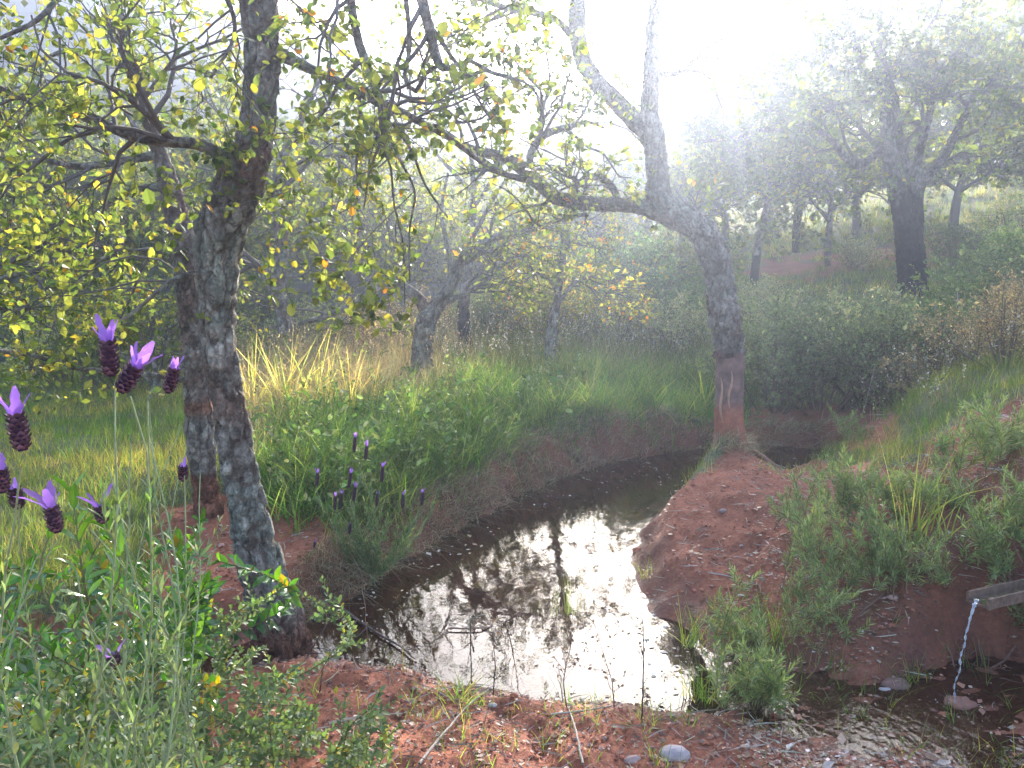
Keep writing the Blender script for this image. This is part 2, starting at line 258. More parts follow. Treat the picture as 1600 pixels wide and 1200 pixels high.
_n = len(CP); _A = np.zeros((_n+3, _n+3)); _A[:_n, :_n] = _tp(_D) + np.eye(_n)*0.002; _A[:_n, _n] = 1; _A[:_n, _n+1:] = _c; _A[_n:, :_n] = _A[:_n, _n:].T
_w = np.linalg.solve(_A, np.concatenate([CP[:, 2], [0, 0, 0]]))
def base_h(x, y):
    w = warp(x, y); sh = x.shape; w = w.reshape(-1, 2); out = np.empty(len(w))
    for k in range(0, len(w), 40000):
        q = w[k:k+40000]; out[k:k+40000] = _tp(np.linalg.norm(q[:, None]-_c[None], axis=-1))@_w[:_n] + _w[_n] + q@_w[_n+1:]
    return out.reshape(sh)
STREAM = [W0(1070, 1062), W0(1150, 1076), W0(1230, 1096), W0(1330, 1122), W0(1430, 1126), W0(1495, 1102), W0(1570, 1075)]
STREAM = np.array(STREAM)
def stream_d(x, y):
    d = np.full(np.shape(x), 1e9)
    for a, b in zip(STREAM[:-1], STREAM[1:]):
        ab = b-a; t = np.clip(((x-a[0])*ab[0]+(y-a[1])*ab[1])/(ab@ab), 0, 1); d = np.minimum(d, np.hypot(x-a[0]-t*ab[0], y-a[1]-t*ab[1]))
    return d
def stream_z(x, y): t = np.clip((x-STREAM[0, 0])/(STREAM[-1, 0]-STREAM[0, 0]), 0, 1); return -0.020 + .022*sst(.02, .2, t) + 0.052*t
def ground(x, y, fine=True):
    x = np.asarray(x, float); y = np.asarray(y, float); d = pdist(x, y, POND)*np.where(inpoly(x, y, POND), -1, 1)
    Q = np.stack([x, y, x*0], -1); dist = np.hypot(x, y)
    d = d + 0.06*fbm(Q*2.5, 3)
    b = np.maximum(base_h(x, y), -20); b = np.where(dist < 14, np.maximum(b, 0.05), b)
    z = b*sst(0, .30, d) + .015*sst(0, .1, d)
    z = z + fbm(Q*0.9+3, 3)*0.05*sst(.1, 1.5, d) + fbm(Q*0.12, 3)*0.5*sst(12, 50, dist)
    if fine: z = z + sst(.0, .15, d)*(fbm(Q*6+9, 4)*0.022 + np.abs(noise(Q*17))*0.014) * np.where(dist < 25, 1, 0)
    z = z + .10*np.exp(-((x-1.78)**2+(y-6.88)**2)/.09)*sst(0, .2, d)
    z = z - sst(.1, .4, d)*np.where(dist < 12, .05*(1-np.abs(noise(Q*np.array([2.2, .9, 1])+7)))**6, 0)
    sd = stream_d(x, y); s = 1-sst(.16, .5, sd)
    z = np.where(d > 0, z*(1-s) + s*(stream_z(x, y) - .006 + .026*fbm(Q*np.array([6, 13, 1])+5, 4)), z)
    z = np.where(d <= 0, -np.minimum(.3, -d*.45) , z)
    return z
def gz(x, y): return ground(np.atleast_1d(x), np.atleast_1d(y), False)
def hit(px, py, far=60):               # ground point seen at a pixel
    t = np.exp(np.linspace(math.log(.8), math.log(far), 900)); q = CAM + ray(px, py)*t[:, None]; g = gz(q[:, 0], q[:, 1]); below = np.nonzero(q[:, 2] < np.maximum(g, 0))[0]
    k = below[0] if len(below) else len(t)-1; return q[k]
def on(px, Y, dz=0):                   # ground point at world depth Y in the column of a pixel near the horizon
    x = (px-800)/FPX*Y*0.985; return np.array([x, Y, float(gz(x, Y)[0])+dz])
RED_PX = [[(980, 830), (1040, 780), (1090, 735), (1125, 690), (1240, 695), (1310, 735), (1420, 715), (1500, 650), (1600, 620), (1800, 640), (1800, 1300), (330, 1300), (330, 1045), (480, 1025), (900, 1088), (1180, 1090), (1130, 1015), (1000, 950)],
          [(240, 790), (400, 765), (500, 765), (540, 800), (520, 880), (440, 960), (480, 1050), (330, 1100), (240, 960), (210, 850)],
          [(1150, 700), (1180, 640), (1280, 625), (1400, 640), (1400, 705), (1280, 705)],
          [(1150, 430), (1200, 408), (1400, 385), (1600, 360), (1600, 385), (1400, 412), (1230, 440)]]
def soil_mask(x, y, z):
    V = np.stack([x, y, z], -1); qx, qy = pxy(V); nz = fbm(np.stack([x, y, x*0], -1)*1.6+40, 3); jx = qx + nz*22; jy = qy + nz*14; m = np.zeros(np.shape(x))
    for k, p in enumerate(RED_PX): m = np.maximum(m, np.where(inpoly(jx, jy, p), 1.0, 0))
    near = (y > 1.2) & (y < 34); m = np.where(near, m, 0); d = pdist(x, y, POND); m = np.where(d < .22, 1, m); m = np.where(y < 2.3, np.where(x > -1, 1, .3), m)
    return m
xs = np.concatenate([-np.geomspace(3.2, 600, 110)[::-1], np.arange(-3.18, 3.3, .02), np.geomspace(3.32, 600, 110)])
ys = np.concatenate([np.linspace(-60, 0, 12)[:-1], np.linspace(0, 2.2, 50), np.geomspace(2.215, 14, 300), np.geomspace(14.2, 600, 120)])
X, Y_ = np.meshgrid(xs, ys); Z = np.empty_like(X)
for k in range(0, len(ys), 40): Z[k:k+40] = ground(X[k:k+40], Y_[k:k+40])
soil = sum(soil_mask(X+.05*fbm(np.stack([X, Y_, X*0+k*9], -1)*7, 2), Y_+.08*fbm(np.stack([X, Y_, X*0+k*9+4], -1)*7, 2), Z) for k in range(3))/3
dp = pdist(X, Y_, POND); dp = np.where(inpoly(X, Y_, POND), 0, dp); wet = np.maximum(1-sst(.02, .3, dp), (1-sst(.15, .75, stream_d(X, Y_))) )
_sp = np.array(W0(1560, 985, .3)); wet = np.maximum(wet, .95*(1-sst(.2, 1.1, np.hypot(X-_sp[0], Y_-_sp[1])))); wet = np.clip(wet*(0.75+.6*fbm(np.stack([X, Y_, X*0], -1)*5, 3)), 0, 1)
ny, nx = X.shape; i, j = np.meshgrid(np.arange(ny-1), np.arange(nx-1), indexing='ij'); F = np.stack([i*nx+j, i*nx+j+1, (i+1)*nx+j+1, (i+1)*nx+j], -1).reshape(-1, 4)
tag(link('ground', mesh('ground', np.stack([X, Y_, Z], -1), F, M_EARTH, smooth=True, attr={'soil': soil.ravel(), 'wet': wet.ravel()})), 'red earth and grassy ground round the pond', kind='structure')
# water sheets
gx = np.linspace(-6, 5, 150); gy = np.linspace(2.4, 9.9, 110); A, B_ = np.meshgrid(gx, gy); ny, nx = A.shape; i, j = np.meshgrid(np.arange(ny-1), np.arange(nx-1), indexing='ij'); F = np.stack([i*nx+j, i*nx+j+1, (i+1)*nx+j+1, (i+1)*nx+j], -1).reshape(-1, 4)
cx, cy = A.ravel()[F].mean(1), B_.ravel()[F].mean(1); keep = inpoly(cx, cy, POND) | (pdist(cx, cy, POND) < .5)
tag(link('pond_water', mesh('pond_water', np.stack([A, B_, A*0], -1), F[keep], M_WATER, smooth=True)), 'still brown pond water mirroring the bright sky', kind='structure')
gx = np.arange(STREAM[0, 0]-.1, STREAM[-1, 0]+.4, .03); gy = np.arange(STREAM[:, 1].min()-.5, STREAM[:, 1].max()+.5, .03); A, B_ = np.meshgrid(gx, gy); ny, nx = A.shape; i, j = np.meshgrid(np.arange(ny-1), np.arange(nx-1), indexing='ij'); F = np.stack([i*nx+j, i*nx+j+1, (i+1)*nx+j+1, (i+1)*nx+j], -1).reshape(-1, 4)
cx, cy = A.ravel()[F].mean(1), B_.ravel()[F].mean(1); keep = (stream_d(cx, cy) < .5) & ~(inpoly(cx, cy, POND) & (pdist(cx, cy, POND) > .1))
tag(link('stream_water', mesh('stream_water', np.stack([A, B_, stream_z(A, B_)+.008+.002*noise(np.stack([A, B_, A*0], -1)*14)], -1), F[keep], M_STREAM, smooth=True)), 'shallow trickle running over red mud into the pond', kind='structure')

# far wooded mountain flank behind the valley, a ridge that falls to the right
RID = np.array([(-900, 60), (-500, -60), (-200, -90), (0, -60), (200, -25), (330, 5), (440, 38), (560, 66), (700, 112), (850, 155), (1000, 195), (1200, 240), (1500, 290), (2000, 330), (2600, 360)], float)
u = np.linspace(0, 1, 90); pxs = np.linspace(-900, 2600, 420); ridge = np.interp(pxs, RID[:, 0], RID[:, 1]); vv = []
for t in u:
    Yd = 40 + 24*t; e = (600-ridge)/FPX
    topz = np.array([P(a, b, 64)[2] for a, b in zip(pxs, ridge)]); xx = (pxs-800)/FPX*Yd*1.0
    vv.append(np.stack([xx, np.full_like(xx, Yd), -6 + (topz+6)*(t**1.15)], -1))
VM = np.array(vv); q = VM/5.0; VM[..., 2] += fbm(q, 4)*1.1*np.minimum(1, u[:, None]*3) ; VM[..., 1] += fbm(q*1.3+50, 3)*2; VM[..., 2] += np.abs(noise(VM/1.0))*1.0
a_, b_ = VM.shape[:2]; i, j = np.meshgrid(np.arange(a_-1), np.arange(b_-1), indexing='ij'); F = np.stack([i*b_+j, i*b_+j+1, (i+1)*b_+j+1, (i+1)*b_+j], -1).reshape(-1, 4)
cN = noise(VM.reshape(-1, 3)/9)[:, None]; tag(link('wooded_mountain', mesh('wooded_mountain', VM.reshape(-1, 3), F, rough_mat('mountain_scrub', .5, 1, .95, 1.5, .5), np.array([.055, .075, .035])*(1+.5*cN)+np.array([.03, .02, .0])*np.clip(cN, 0, 1), True)), 'blue hazy wooded mountain flank across the valley', kind='structure')

# haze
hx = 300; bz0, bz1 = -22.0, VM[..., 2].max()+1.0
hv = np.array([(x, y, z) for x in (-620, 620) for y in (-70, 620) for z in (bz0, bz1)], float); hf = [(0, 1, 3, 2), (4, 6, 7, 5), (0, 4, 5, 1), (2, 3, 7, 6), (0, 2, 6, 4), (1, 5, 7, 3)]
m, ns, ln = mat('haze'); pv = N(ns, 'ShaderNodeVolumePrincipled'); pv.inputs['Color'].default_value = (.68, .77, 1.0, 1); pv.inputs['Density'].default_value = HAZE_DENSITY; pv.inputs['Anisotropy'].default_value = HAZE_G
ln.new(pv.outputs[0], N(ns, 'ShaderNodeOutputMaterial').inputs['Volume']); tag(link('haze', mesh('haze', hv, hf, m)), 'pale backlit haze in the air', kind='stuff')
#@@TREES
# ------------------------------------------------------------------ trees
GREY = (.37, .325, .275); BROWN = (.26, .18, .14); REDB = (.27, .13, .085); DARK = (.035, .03, .032); LICH = (.36, .36, .29)
def bark_tube(pts, Y0=None, k=28, step=.025, amp=.10, cs=7.0, colf=None, seed=0, flat=False):
    """pts: rows (px, py, Y, width_px) in photograph pixels at world depth Y; returns V, F, colours, centreline, radii"""
    w = np.array([[*P(a, b, c), d/FPX*c/2] for a, b, c, d in pts]); q = catmull(w, step); c, r = q[:, :3], q[:, 3]
    V, F, D = tube(c, r, k); rr = np.repeat(r, k)
    if amp > 0:
        Q = V*np.array([1, 1, .5]); f = cells(Q*cs*(0.13/max(r.mean(), .03))**.5 + .25*fbm(V*9+seed, 2)[:, None] + seed)
        h = sst(0, .3, f) - 1 + .55*fbm(V*16+seed, 3) + .35*fbm(V*5+seed*2, 2)
        V = V + D*(h*amp*rr)[:, None]
    n = fbm(V*3.1+seed, 3)[:, None]; n2 = fbm(V*11+seed+7, 3)[:, None]; n3 = fbm(V*34+seed, 2)[:, None]; col = np.array(GREY)*(1+.3*n2)
    w_ = sst(.1, .6, n+.5*n3); col = col*(1-w_)+np.array(LICH)*(1+.25*n2)*w_; w_ = sst(-.3, -.7, n+.4*n3); col = col*(1-w_)+np.array(BROWN)*w_
    if amp > 0: w_ = .75*sst(.16, .02, f)[:, None]; col = col*(1-w_)+np.array((.15, .105, .08))*w_
    if colf is not None: col = colf(V, col, n, n2)
    return V, F, col, c, r
def add_leaf_parts(t, data, n, mats, tmpl=LEAF6):
    """the n leaves that show largest as parts sharing mesh data, the rest returned"""
    p, ax, nm, s, col = data; px, py = pxy(p); d = (p-CAM)@FWD; score = np.where((px > -20) & (px < 1620) & (py > -20) & (py < 1220) & (d > .2), s/np.maximum(d, .2), 0)
    o = np.argsort(-score)[:n]; tl = np.array(t.location); key = np.round(col*6).astype(int); cache = {}
    for i in o:
        k = tuple(key[i])
        if k not in cache:
            cache[k] = mesh('leaf', tmpl[0], [np.array(f) for f in tmpl[1]], mats, np.broadcast_to(col[i], (len(tmpl[0]), 3)))
        x = ax[i]/np.linalg.norm(ax[i]); y = np.cross(nm[i], x); y /= np.linalg.norm(y); z = np.cross(x, y); import mathutils
        M = mathutils.Matrix([[x[0], y[0], z[0], 0], [x[1], y[1], z[1], 0], [x[2], y[2], z[2], 0], [0, 0, 0, 1]])
        ob = link('leaf', cache[k], t); M.translation = (p[i]-tl).tolist(); ob.matrix_basis = M @ mathutils.Matrix.Scale(float(s[i]), 4)
    return np.setdiff1d(np.arange(len(p)), o)
OAKC = [(.18, .20, .06), (.12, .155, .05), (.07, .105, .045), (.27, .25, .05), (.45, .20, .03)]
def crown(t, brs, colw=(.3, .4, .35, .06, .02), L1=.9, L2=.45, L3=.2, c=(7, 5, 4), per=7, size=.04, nparts=0, grav=-.03, rf=.5, tmpl=LEAF2, keep=None, name='crown', tw='twigs', t0=.25, matl=None, cols=OAKC, jit=.28):
    """twigs and leaves grown from branches given as (centreline, radii)"""
    Q = []; r = []
    for cc, rr in brs:
        a, b = resample(cc, rr, 16); Q.append(a); r.append(b)
    Q = np.array(Q); r = np.array(r); A1, r1 = spawn(Q, r, c[0], t0, 1, L1, 50, 7, jit, grav, rf); A2, r2 = spawn(A1, r1, c[1], .2, 1, L2, 50, 6, jit, grav, .6); A3, r3 = spawn(A2, r2, c[2], .2, 1, L3, 45, 5, jit, grav, .7)
    if keep is not None:
        A1, r1 = A1[keep(A1[:, -1])], r1[keep(A1[:, -1])]; k = keep(A2[:, -1]) & keep(A2[:, 0]); A2, r2 = A2[k], r2[k]; k = keep(A3[:, -1]); A3, r3 = A3[k], r3[k]
    mb = MB(); tcol = np.array([.13, .11, .10])
    for q, rad, k in ((A1, r1, 5), (A2, r2, 4), (A3, r3, 3)):
        V, F = tubes(q, rad, k); mb.add(V, F, tcol)
    mb.build(tw, M_TWIG, t)['kind'] = 'stuff'
    p, ax, nm, s = leaves_on(A3, per, size, tmpl=tmpl); p2, ax2, nm2, s2 = leaves_on(A2, 3, size); p, ax, nm, s = [np.concatenate(z) for z in ((p, p2), (ax, ax2), (nm, nm2), (s, s2))]
    cl = sst(-.5, .6, noise(p*1.3+3))[:, None]; col = mixcol(cols, colw, len(p), .2)*(.8+.4*cl)
    rest = np.arange(len(p))
    if nparts: rest = add_leaf_parts(t, (p, ax, nm, s, col), nparts, matl or M_LEAF)
    V, F = place(tmpl[0], tmpl[1], p[rest], ax[rest], nm[rest], s[rest]); me = mesh(name, V-np.array(t.location), F, matl or M_LEAF, np.repeat(col[rest], len(tmpl[0]), 0)); o = link(name, me, t); o['kind'] = 'stuff'; return len(rest)

# --- the leaning forked cork oak on the near left bank
rs(21)
base = hit(442, 1030); YA = 4.05
tA = thing('cork_oak', 'grey cork oak leaning across another at the near left edge of the pond', 'tree', P(442, 1010, YA), 'cork oaks')
def colA(V, c, n, n2):
    h = V[:, 2:3]; m = sst(.32, .1, h); c = c*(1-m) + np.array(REDB)*m
    w = np.exp(-((h-2.42)/.10)**2)*(n2 > -.3)*(V[:, 0:1] > -1.4); return c*(1-.8*w) + np.array((.26, .13, .10))*.8*w
V, F, col, cA, rA = bark_tube([(455, 1085, YA, 150), (446, 1035, YA, 112), (438, 995, YA, 94), (420, 930, YA, 82), (398, 850, YA, 70), (380, 760, YA, 62), (362, 660, YA, 56), (345, 560, YA, 56), (338, 480, YA, 60), (340, 420, YA, 66), (345, 360, YA, 78), (368, 300, YA, 76), (392, 240, YA, 62), (404, 180, YA, 54), (410, 100, YA, 54), (407, 20, YA, 58), (404, -80, YA, 52), (398, -220, YA-.1, 44), (390, -380, YA-.2, 34)], colf=colA, seed=1, amp=.15, k=64, step=.014, cs=11)
mb = MB().add(V, F, col)
BR_A = []
def br(pts, mb, col_seed=0, store=None, k=10, amp=.08, **kw):
    V, F, c, q, r = bark_tube(pts, k=k, step=.04, amp=amp, seed=col_seed, **kw); mb.add(V, F, c)
    if store is not None: store.append((q, r))
br([(372, 270, 4.0, 34), (350, 245, 3.95, 24), (310, 226, 3.9, 19), (270, 222, 3.85, 18), (215, 215, 3.8, 17), (150, 190, 3.75, 16), (80, 160, 3.7, 14), (20, 148, 3.65, 12), (-60, 110, 3.6, 10)], mb, 3, BR_A)
br([(425, 80, YA, 26), (460, 95, YA, 18), (500, 115, YA, 15), (545, 135, YA, 15), (590, 160, YA, 14), (640, 182, YA+.1, 12), (700, 215, YA+.3, 9), (760, 260, YA+.4, 6)], mb, 4, BR_A)
br([(398, -120, YA, 34), (450, -190, YA-.1, 30), (520, -220, YA-.2, 26), (620, -200, YA-.3, 22), (720, -190, YA-.3, 16), (820, -220, YA-.3, 10)], mb, 5, BR_A)
br([(535, -215, YA-.2, 18), (545, -100, YA-.3, 15), (548, 0, YA-.3, 14), (562, 70, YA-.3, 14), (585, 130, YA-.3, 13), (598, 180, YA-.3, 12), (590, 215, YA-.3, 7), (560, 250, YA-.3, 5)], mb, 6, BR_A)
br([(650, -200, YA-.3, 18), (645, -90, YA-.4, 17), (660, 0, YA-.4, 18), (672, 50, YA-.4, 17), (686, 100, YA-.4, 15), (702, 106, YA-.4, 9), (735, 95, YA-.4, 7), (765, 112, YA-.4, 7), (830, 135, YA-.4, 4), (848, 185, YA-.4, 3)], mb, 7, BR_A)
br([(622, -100, YA-.4, 9), (640, 60, YA-.4, 8), (632, 120, YA-.4, 7), (650, 142, YA-.4, 8), (665, 115, YA-.4, 7), (690, 100, YA-.4, 6)], mb, 8)
br([(598, 190, YA-.3, 6), (625, 250, YA-.3, 5), (648, 300, YA-.3, 4), (640, 360, YA-.3, 3.5), (640, 440, YA-.3, 3)], mb, 9, BR_A)
br([(600, 180, YA-.3, 5), (640, 230, YA-.3, 4.5), (665, 290, YA-.3, 4), (700, 340, YA-.3, 3)], mb, 10, BR_A)
br([(395, -150, YA, 26), (330, -210, YA-.1, 24), (240, -230, YA-.2, 20), (120, -220, YA-.4, 16), (0, -180, YA-.5, 12)], mb, 11, BR_A)
br([(300, -220, YA-.2, 14), (300, -120, YA-.3, 11), (330, -40, YA-.4, 9), (360, 10, YA-.4, 8), (365, 60, YA-.4, 6), (330, 120, YA-.5, 5)], mb, 12, BR_A)
br([(180, -225, YA-.3, 12), (150, -120, YA-.5, 10), (100, -20, YA-.7, 9), (60, 30, YA-.8, 8), (0, 60, YA-.9, 6)], mb, 13, BR_A)
br([(345, 430, YA, 10), (300, 428, YA-.1, 8), (265, 440, YA-.2, 7), (230, 470, YA-.3, 6), (190, 500, YA-.4, 5), (150, 505, YA-.4, 4)], mb, 14, BR_A)
br([(325, 600, 5.5, 10), (230, 585, 5.3, 9), (120, 575, 5.0, 8), (50, 555, 4.8, 8), (-40, 545, 4.6, 8)], mb, 15)
mb.build('trunk', M_BARK, tA, smooth=True)
def notsun(p):
    x, y = pxy(p); return ~((np.hypot((x-1060)/1.3, y-30) < 112)) & (p[:, 2] > .9)
crown(tA, BR_A, nparts=290, c=(7, 4, 4), per=7, size=.034, keep=lambda p: notsun(p) & (p[:, 1] > 3.15) & (pxy(p)[0] < 980) & ((pxy(p)[0] < 640) | (pxy(p)[1] < 235)) & (pxy(p)[1] < 520) & ((pxy(p)[1] > -30) | (pxy(p)[0] < 330) | (noise(p*9) > .28)), L1=.75, L2=.4, L3=.2, tmpl=LEAF6, grav=-.06)

# --- second stem behind
rs(22); YB = 5.45
tB = thing('cork_oak', 'slimmer cork oak in bare red earth right behind the leaning near trunk', 'tree', P(322, 800, YB), 'cork oaks')
def colB(V, c, n, n2):
    h = V[:, 2:3]; z1 = P(0, 740, YB)[2]; z2 = P(0, 635, YB)[2]; m = sst(z1+.04, z1-.02, h); c = c*(1-m)+np.array((.30, .12, .075))*(1+.3*n2)*m
    w = np.exp(-((h-z2-.0)/.05)**2)*(V[:, 0:1] < P(312, 0, YB)[0]); c = c*(1-w)+np.array((.36, .17, .11))*w; w = np.exp(-((h-P(0, 320, YB)[2])/.16)**2)*.7; return c*(1-w)+np.array((.24, .13, .11))*w
V, F, col, cB, rB = bark_tube([(332, 930, YB, 84), (328, 850, YB, 66), (324, 780, YB, 46), (318, 740, YB, 42), (314, 700, YB, 46), (310, 640, YB, 44), (306, 560, YB, 44), (300, 480, YB, 44), (294, 420, YB, 46), (284, 370, YB, 44), (272, 320, YB, 38), (262, 280, YB, 32), (250, 240, YB, 24), (232, 190, YB, 18), (215, 120, YB, 15), (190, 40, YB, 12), (180, -80, YB, 10)], colf=colB, seed=4, amp=.13, k=44, step=.018, cs=11)
mb = MB().add(V, F, col); BR_B = [(cB[len(cB)//2:], rB[len(rB)//2:])]
br([(305, 430, YB, 26), (322, 405, YB, 30), (345, 390, YB-.6, 30)], mb, 2)
br([(252, 240, YB, 16), (200, 250, YB, 12), (120, 260, YB-.1, 11), (60, 250, YB-.2, 8), (0, 275, YB-.2, 6)], mb, 3, BR_B)
br([(262, 290, YB, 14), (200, 300, YB+.2, 10), (130, 345, YB+.2, 8), (60, 350, YB+.3, 7), (-20, 365, YB+.3, 6)], mb, 4, BR_B)
br([(215, 120, YB, 10), (160, 90, YB, 8), (100, 80, YB, 7), (20, 120, YB, 5)], mb, 5, BR_B)
br([(290, 400, YB, 12), (240, 390, YB+.3, 9), (180, 400, YB+.5, 8), (100, 420, YB+.6, 6)], mb, 6, BR_B)
mb.build('trunk', M_BARK, tB, smooth=True)
crown(tB, BR_B, nparts=120, c=(8, 5, 4), per=6, size=.045, keep=lambda p: (p[:, 2] > .9) & notsun(p) & (pxy(p)[0] < 560), L1=1.0, L2=.5, L3=.22, colw=(.25, .3, .4, .1, .02))

# --- the leaning cork oak on the red mound
rs(23); YC = 6.9
tC = thing('cork_oak', 'cork oak bent over at mid height on the red earth mound jutting into the pond', 'tree', P(1145, 735, YC), 'cork oaks')
zc = P(0, 548, YC)[2]; zr = P(0, 640, YC)[2]
def colC(V, c, n, n2):
    h = V[:, 2:3]; m = sst(zc+.01, zc-.01, h); c = c*(1-m)+np.array((.19, .115, .10))*(1+.35*n2)*m; m = sst(zr+.12, zr-.06, h); return c*(1-m)+np.array((.36, .13, .08))*(1+.2*n2)*m
up = [(1140, 556, YC, 50), (1137, 520, YC, 51), (1130, 480, YC, 49), (1122, 430, YC, 47), (1112, 390, YC, 48), (1098, 362, YC, 48), (1074, 344, YC, 46), (1050, 332, YC, 46), (1032, 312, YC, 44), (1028, 280, YC, 38), (1024, 240, YC, 34), (1018, 205, YC, 40), (1014, 180, YC, 30), (1018, 120, YC, 26), (1020, 60, YC, 25), (1030, -20, YC, 24), (1045, -130, YC, 20), (1060, -260, YC, 16)]
V, F, col, cC, rC = bark_tube(up, colf=colC, seed=7, amp=.17, k=60, step=.015, cs=13)
mb = MB().add(V, F, col)
BR_C = [(cC[-len(cC)//3:], rC[-len(rC)//3:])]
br([(1022, 215, YC, 30), (1000, 196, YC, 30), (965, 160, YC, 28), (930, 125, YC, 28), (908, 85, YC, 27), (902, 30, YC, 26), (905, -50, YC, 24), (900, -150, YC, 20), (880, -280, YC, 15)], mb, 8, BR_C, k=16)
br([(1056, 340, YC, 40), (1030, 332, YC, 30), (990, 320, YC, 25), (940, 319, YC, 24), (900, 316, YC-.1, 24), (868, 308, YC-.15, 24), (845, 288, YC-.2, 22), (815, 262, YC-.25, 22), (785, 245, YC-.3, 18), (745, 236, YC-.35, 14), (715, 222, YC-.4, 12), (690, 205, YC-.4, 10), (640, 185, YC-.5, 8), (590, 150, YC-.5, 5)], mb, 9, BR_C, k=16, amp=.14)
br([(965, 312, YC, 12), (955, 290, YC, 12), (935, 276, YC, 10), (912, 278, YC, 9), (900, 292, YC, 8), (895, 300, YC-.1, 7)], mb, 10, BR_C)
br([(832, 276, YC-.2, 12), (828, 245, YC-.2, 12), (845, 215, YC-.2, 13), (870, 203, YC-.2, 12), (892, 198, YC-.2, 10), (915, 190, YC-.2, 6), (945, 200, YC-.2, 3)], mb, 11, BR_C)
br([(892, 55, YC, 12), (870, 32, YC, 11), (835, 20, YC, 11), (790, 12, YC, 9), (740, -5, YC, 7)], mb, 12, BR_C)
br([(1022, 112, YC, 12), (1048, 116, YC, 10), (1072, 106, YC, 9), (1100, 80, YC, 6), (1130, 60, YC, 4)], mb, 13, BR_C)
br([(905, -60, YC, 14), (850, -120, YC-.2, 12), (760, -150, YC-.4, 9)], mb, 14, BR_C)
br([(1035, -60, YC, 14), (1100, -140, YC+.2, 12), (1180, -190, YC+.4, 9)], mb, 15, BR_C)
mb.build('trunk', M_BARK, tC, smooth=True)
V, F, col, _, _ = bark_tube([(1150, 770, YC, 96), (1146, 735, YC, 76), (1143, 715, YC, 60), (1140, 680, YC, 50), (1139, 640, YC, 46), (1140, 600, YC, 45), (1141, 565, YC, 45), (1141, 545, YC, 44), (1141, 536, YC, 40)], colf=colC, seed=9, amp=.045, k=30, step=.02, cs=5)
ob = MB().add(V, F, col).build('stripped_trunk_base', M_STRIP, tC, smooth=True); tag(ob, 'smooth reddish trunk base where the cork has been stripped')
for kk, (x_, x2) in enumerate(((1126, 1128), (1143, 1139), (1152, 1150))):   # split seams of pale inner bark
    y0 = (590, 580, 665)[kk]; y1 = (660, 640, 710)[kk]; q = np.array([P(x_+(x2-x_)*t+2*math.sin(t*7), y0+(y1-y0)*t, YC-.105-.008*kk) for t in np.linspace(0, 1, 9)]); V, F, _ = tube(q, np.sin(np.linspace(.25, 2.9, 9))*.011, 6)
    MB().add(V, F, (.42, .25, .16)).build('bark_seam', M_STRIP, tC, smooth=True)
for kk, (a, b) in enumerate(((1165, 1215), (1160, 1240), (1135, 1095))):   # surface roots running down the mound
    h0, h1 = P(a, 725, YC), P(b, (745, 775, 755)[kk], YC-.3); q = []
    for t in np.linspace(0, 1, 9): xy = h0[:2]*(1-t)+h1[:2]*t; q.append([xy[0], xy[1]+.04*math.sin(t*6), float(gz(*xy)[0])+.02*(1-t)+.012])
    V, F, _ = tube(np.array(q), np.linspace(.03, .008, 9), 7); MB().add(V, F, (.24, .12, .09)).build('surface_root', M_STRIP, tC, smooth=True)
crown(tC, BR_C, nparts=100, c=(8, 5, 4), per=5, size=.045, keep=lambda p: notsun(p) & (p[:, 2] > 2.2) & ((pxy(p)[1] > -30) | (noise(p*7) > .28)), L1=.85, L2=.45, L3=.2, colw=(.2, .4, .4, .06, .01))

# --- big forked oak with charred trunk on the right hillside
rs(24); YE = 14.0
def dark_to(zlim, w=.15, tone=1.0):
    def f(V, c, n, n2):
        m = sst(zlim+w, zlim-w, V[:, 2:3] + .1*n2); return c*tone*(1-m)+np.array(DARK)*(1+.5*n2)*m
    return f
tE = thing('cork_oak', 'big cork oak with charred black trunk and grey forked limbs on the slope', 'tree', on(1428, YE), 'cork oaks')
mb = MB(); BR_E = []; dk = dark_to(P(0, 300, YE)[2], tone=.5)
def brE(pts, s, store=True, k=12): br([(a, b, YE+(c if len(z) else 0), w) for (a, b, w, *z) in pts for c in [z[0] if z else 0]], mb, s, BR_E if store else None, k=k, amp=.09, colf=dk)
brE([(1430, 500, 64), (1427, 460, 50), (1424, 410, 44), (1420, 370, 42), (1411, 330, 34), (1402, 300, 28), (1393, 262, 24), (1388, 220, 22), (1385, 180, 22), (1380, 135, 20), (1378, 90, 15), (1376, 40, 12), (1370, -60, 10)], 1, k=20)
brE([(1428, 400, 24), (1431, 340, 24), (1432, 300, 22), (1450, 275, 15), (1475, 245, 14), (1495, 205, 12), (1515, 165, 11), (1530, 140, 10), (1560, 115, 8), (1610, 85, 6)], 2)
brE([(1430, 300, 22), (1420, 265, 17), (1408, 235, 14), (1404, 200, 12), (1400, 160, 10)], 3)
brE([(1432, 290, 16), (1436, 240, 14), (1448, 195, 12), (1455, 160, 11), (1445, 135, 9), (1432, 115, 7)], 4)
brE([(1388, 228, 16), (1370, 240, 13), (1345, 258, 13), (1325, 250, 12), (1305, 225, 11), (1285, 208, 10), (1268, 195, 8), (1262, 180, 6)], 5)
brE([(1385, 155, 14), (1350, 155, 12), (1310, 162, 11), (1280, 182, 10), (1250, 200, 10), (1200, 202, 8), (1150, 215, 7), (1090, 222, 5)], 6)
brE([(1382, 130, 14), (1350, 110, 12), (1338, 75, 12), (1325, 40, 10), (1300, 10, 8), (1270, -30, 7)], 7)
brE([(1345, 105, 10), (1310, 112, 8), (1290, 95, 6), (1270, 85, 5)], 8)
brE([(1382, 125, 12), (1405, 115, 10), (1425, 90, 9), (1440, 60, 7), (1465, 20, 6), (1480, -30, 5)], 9)
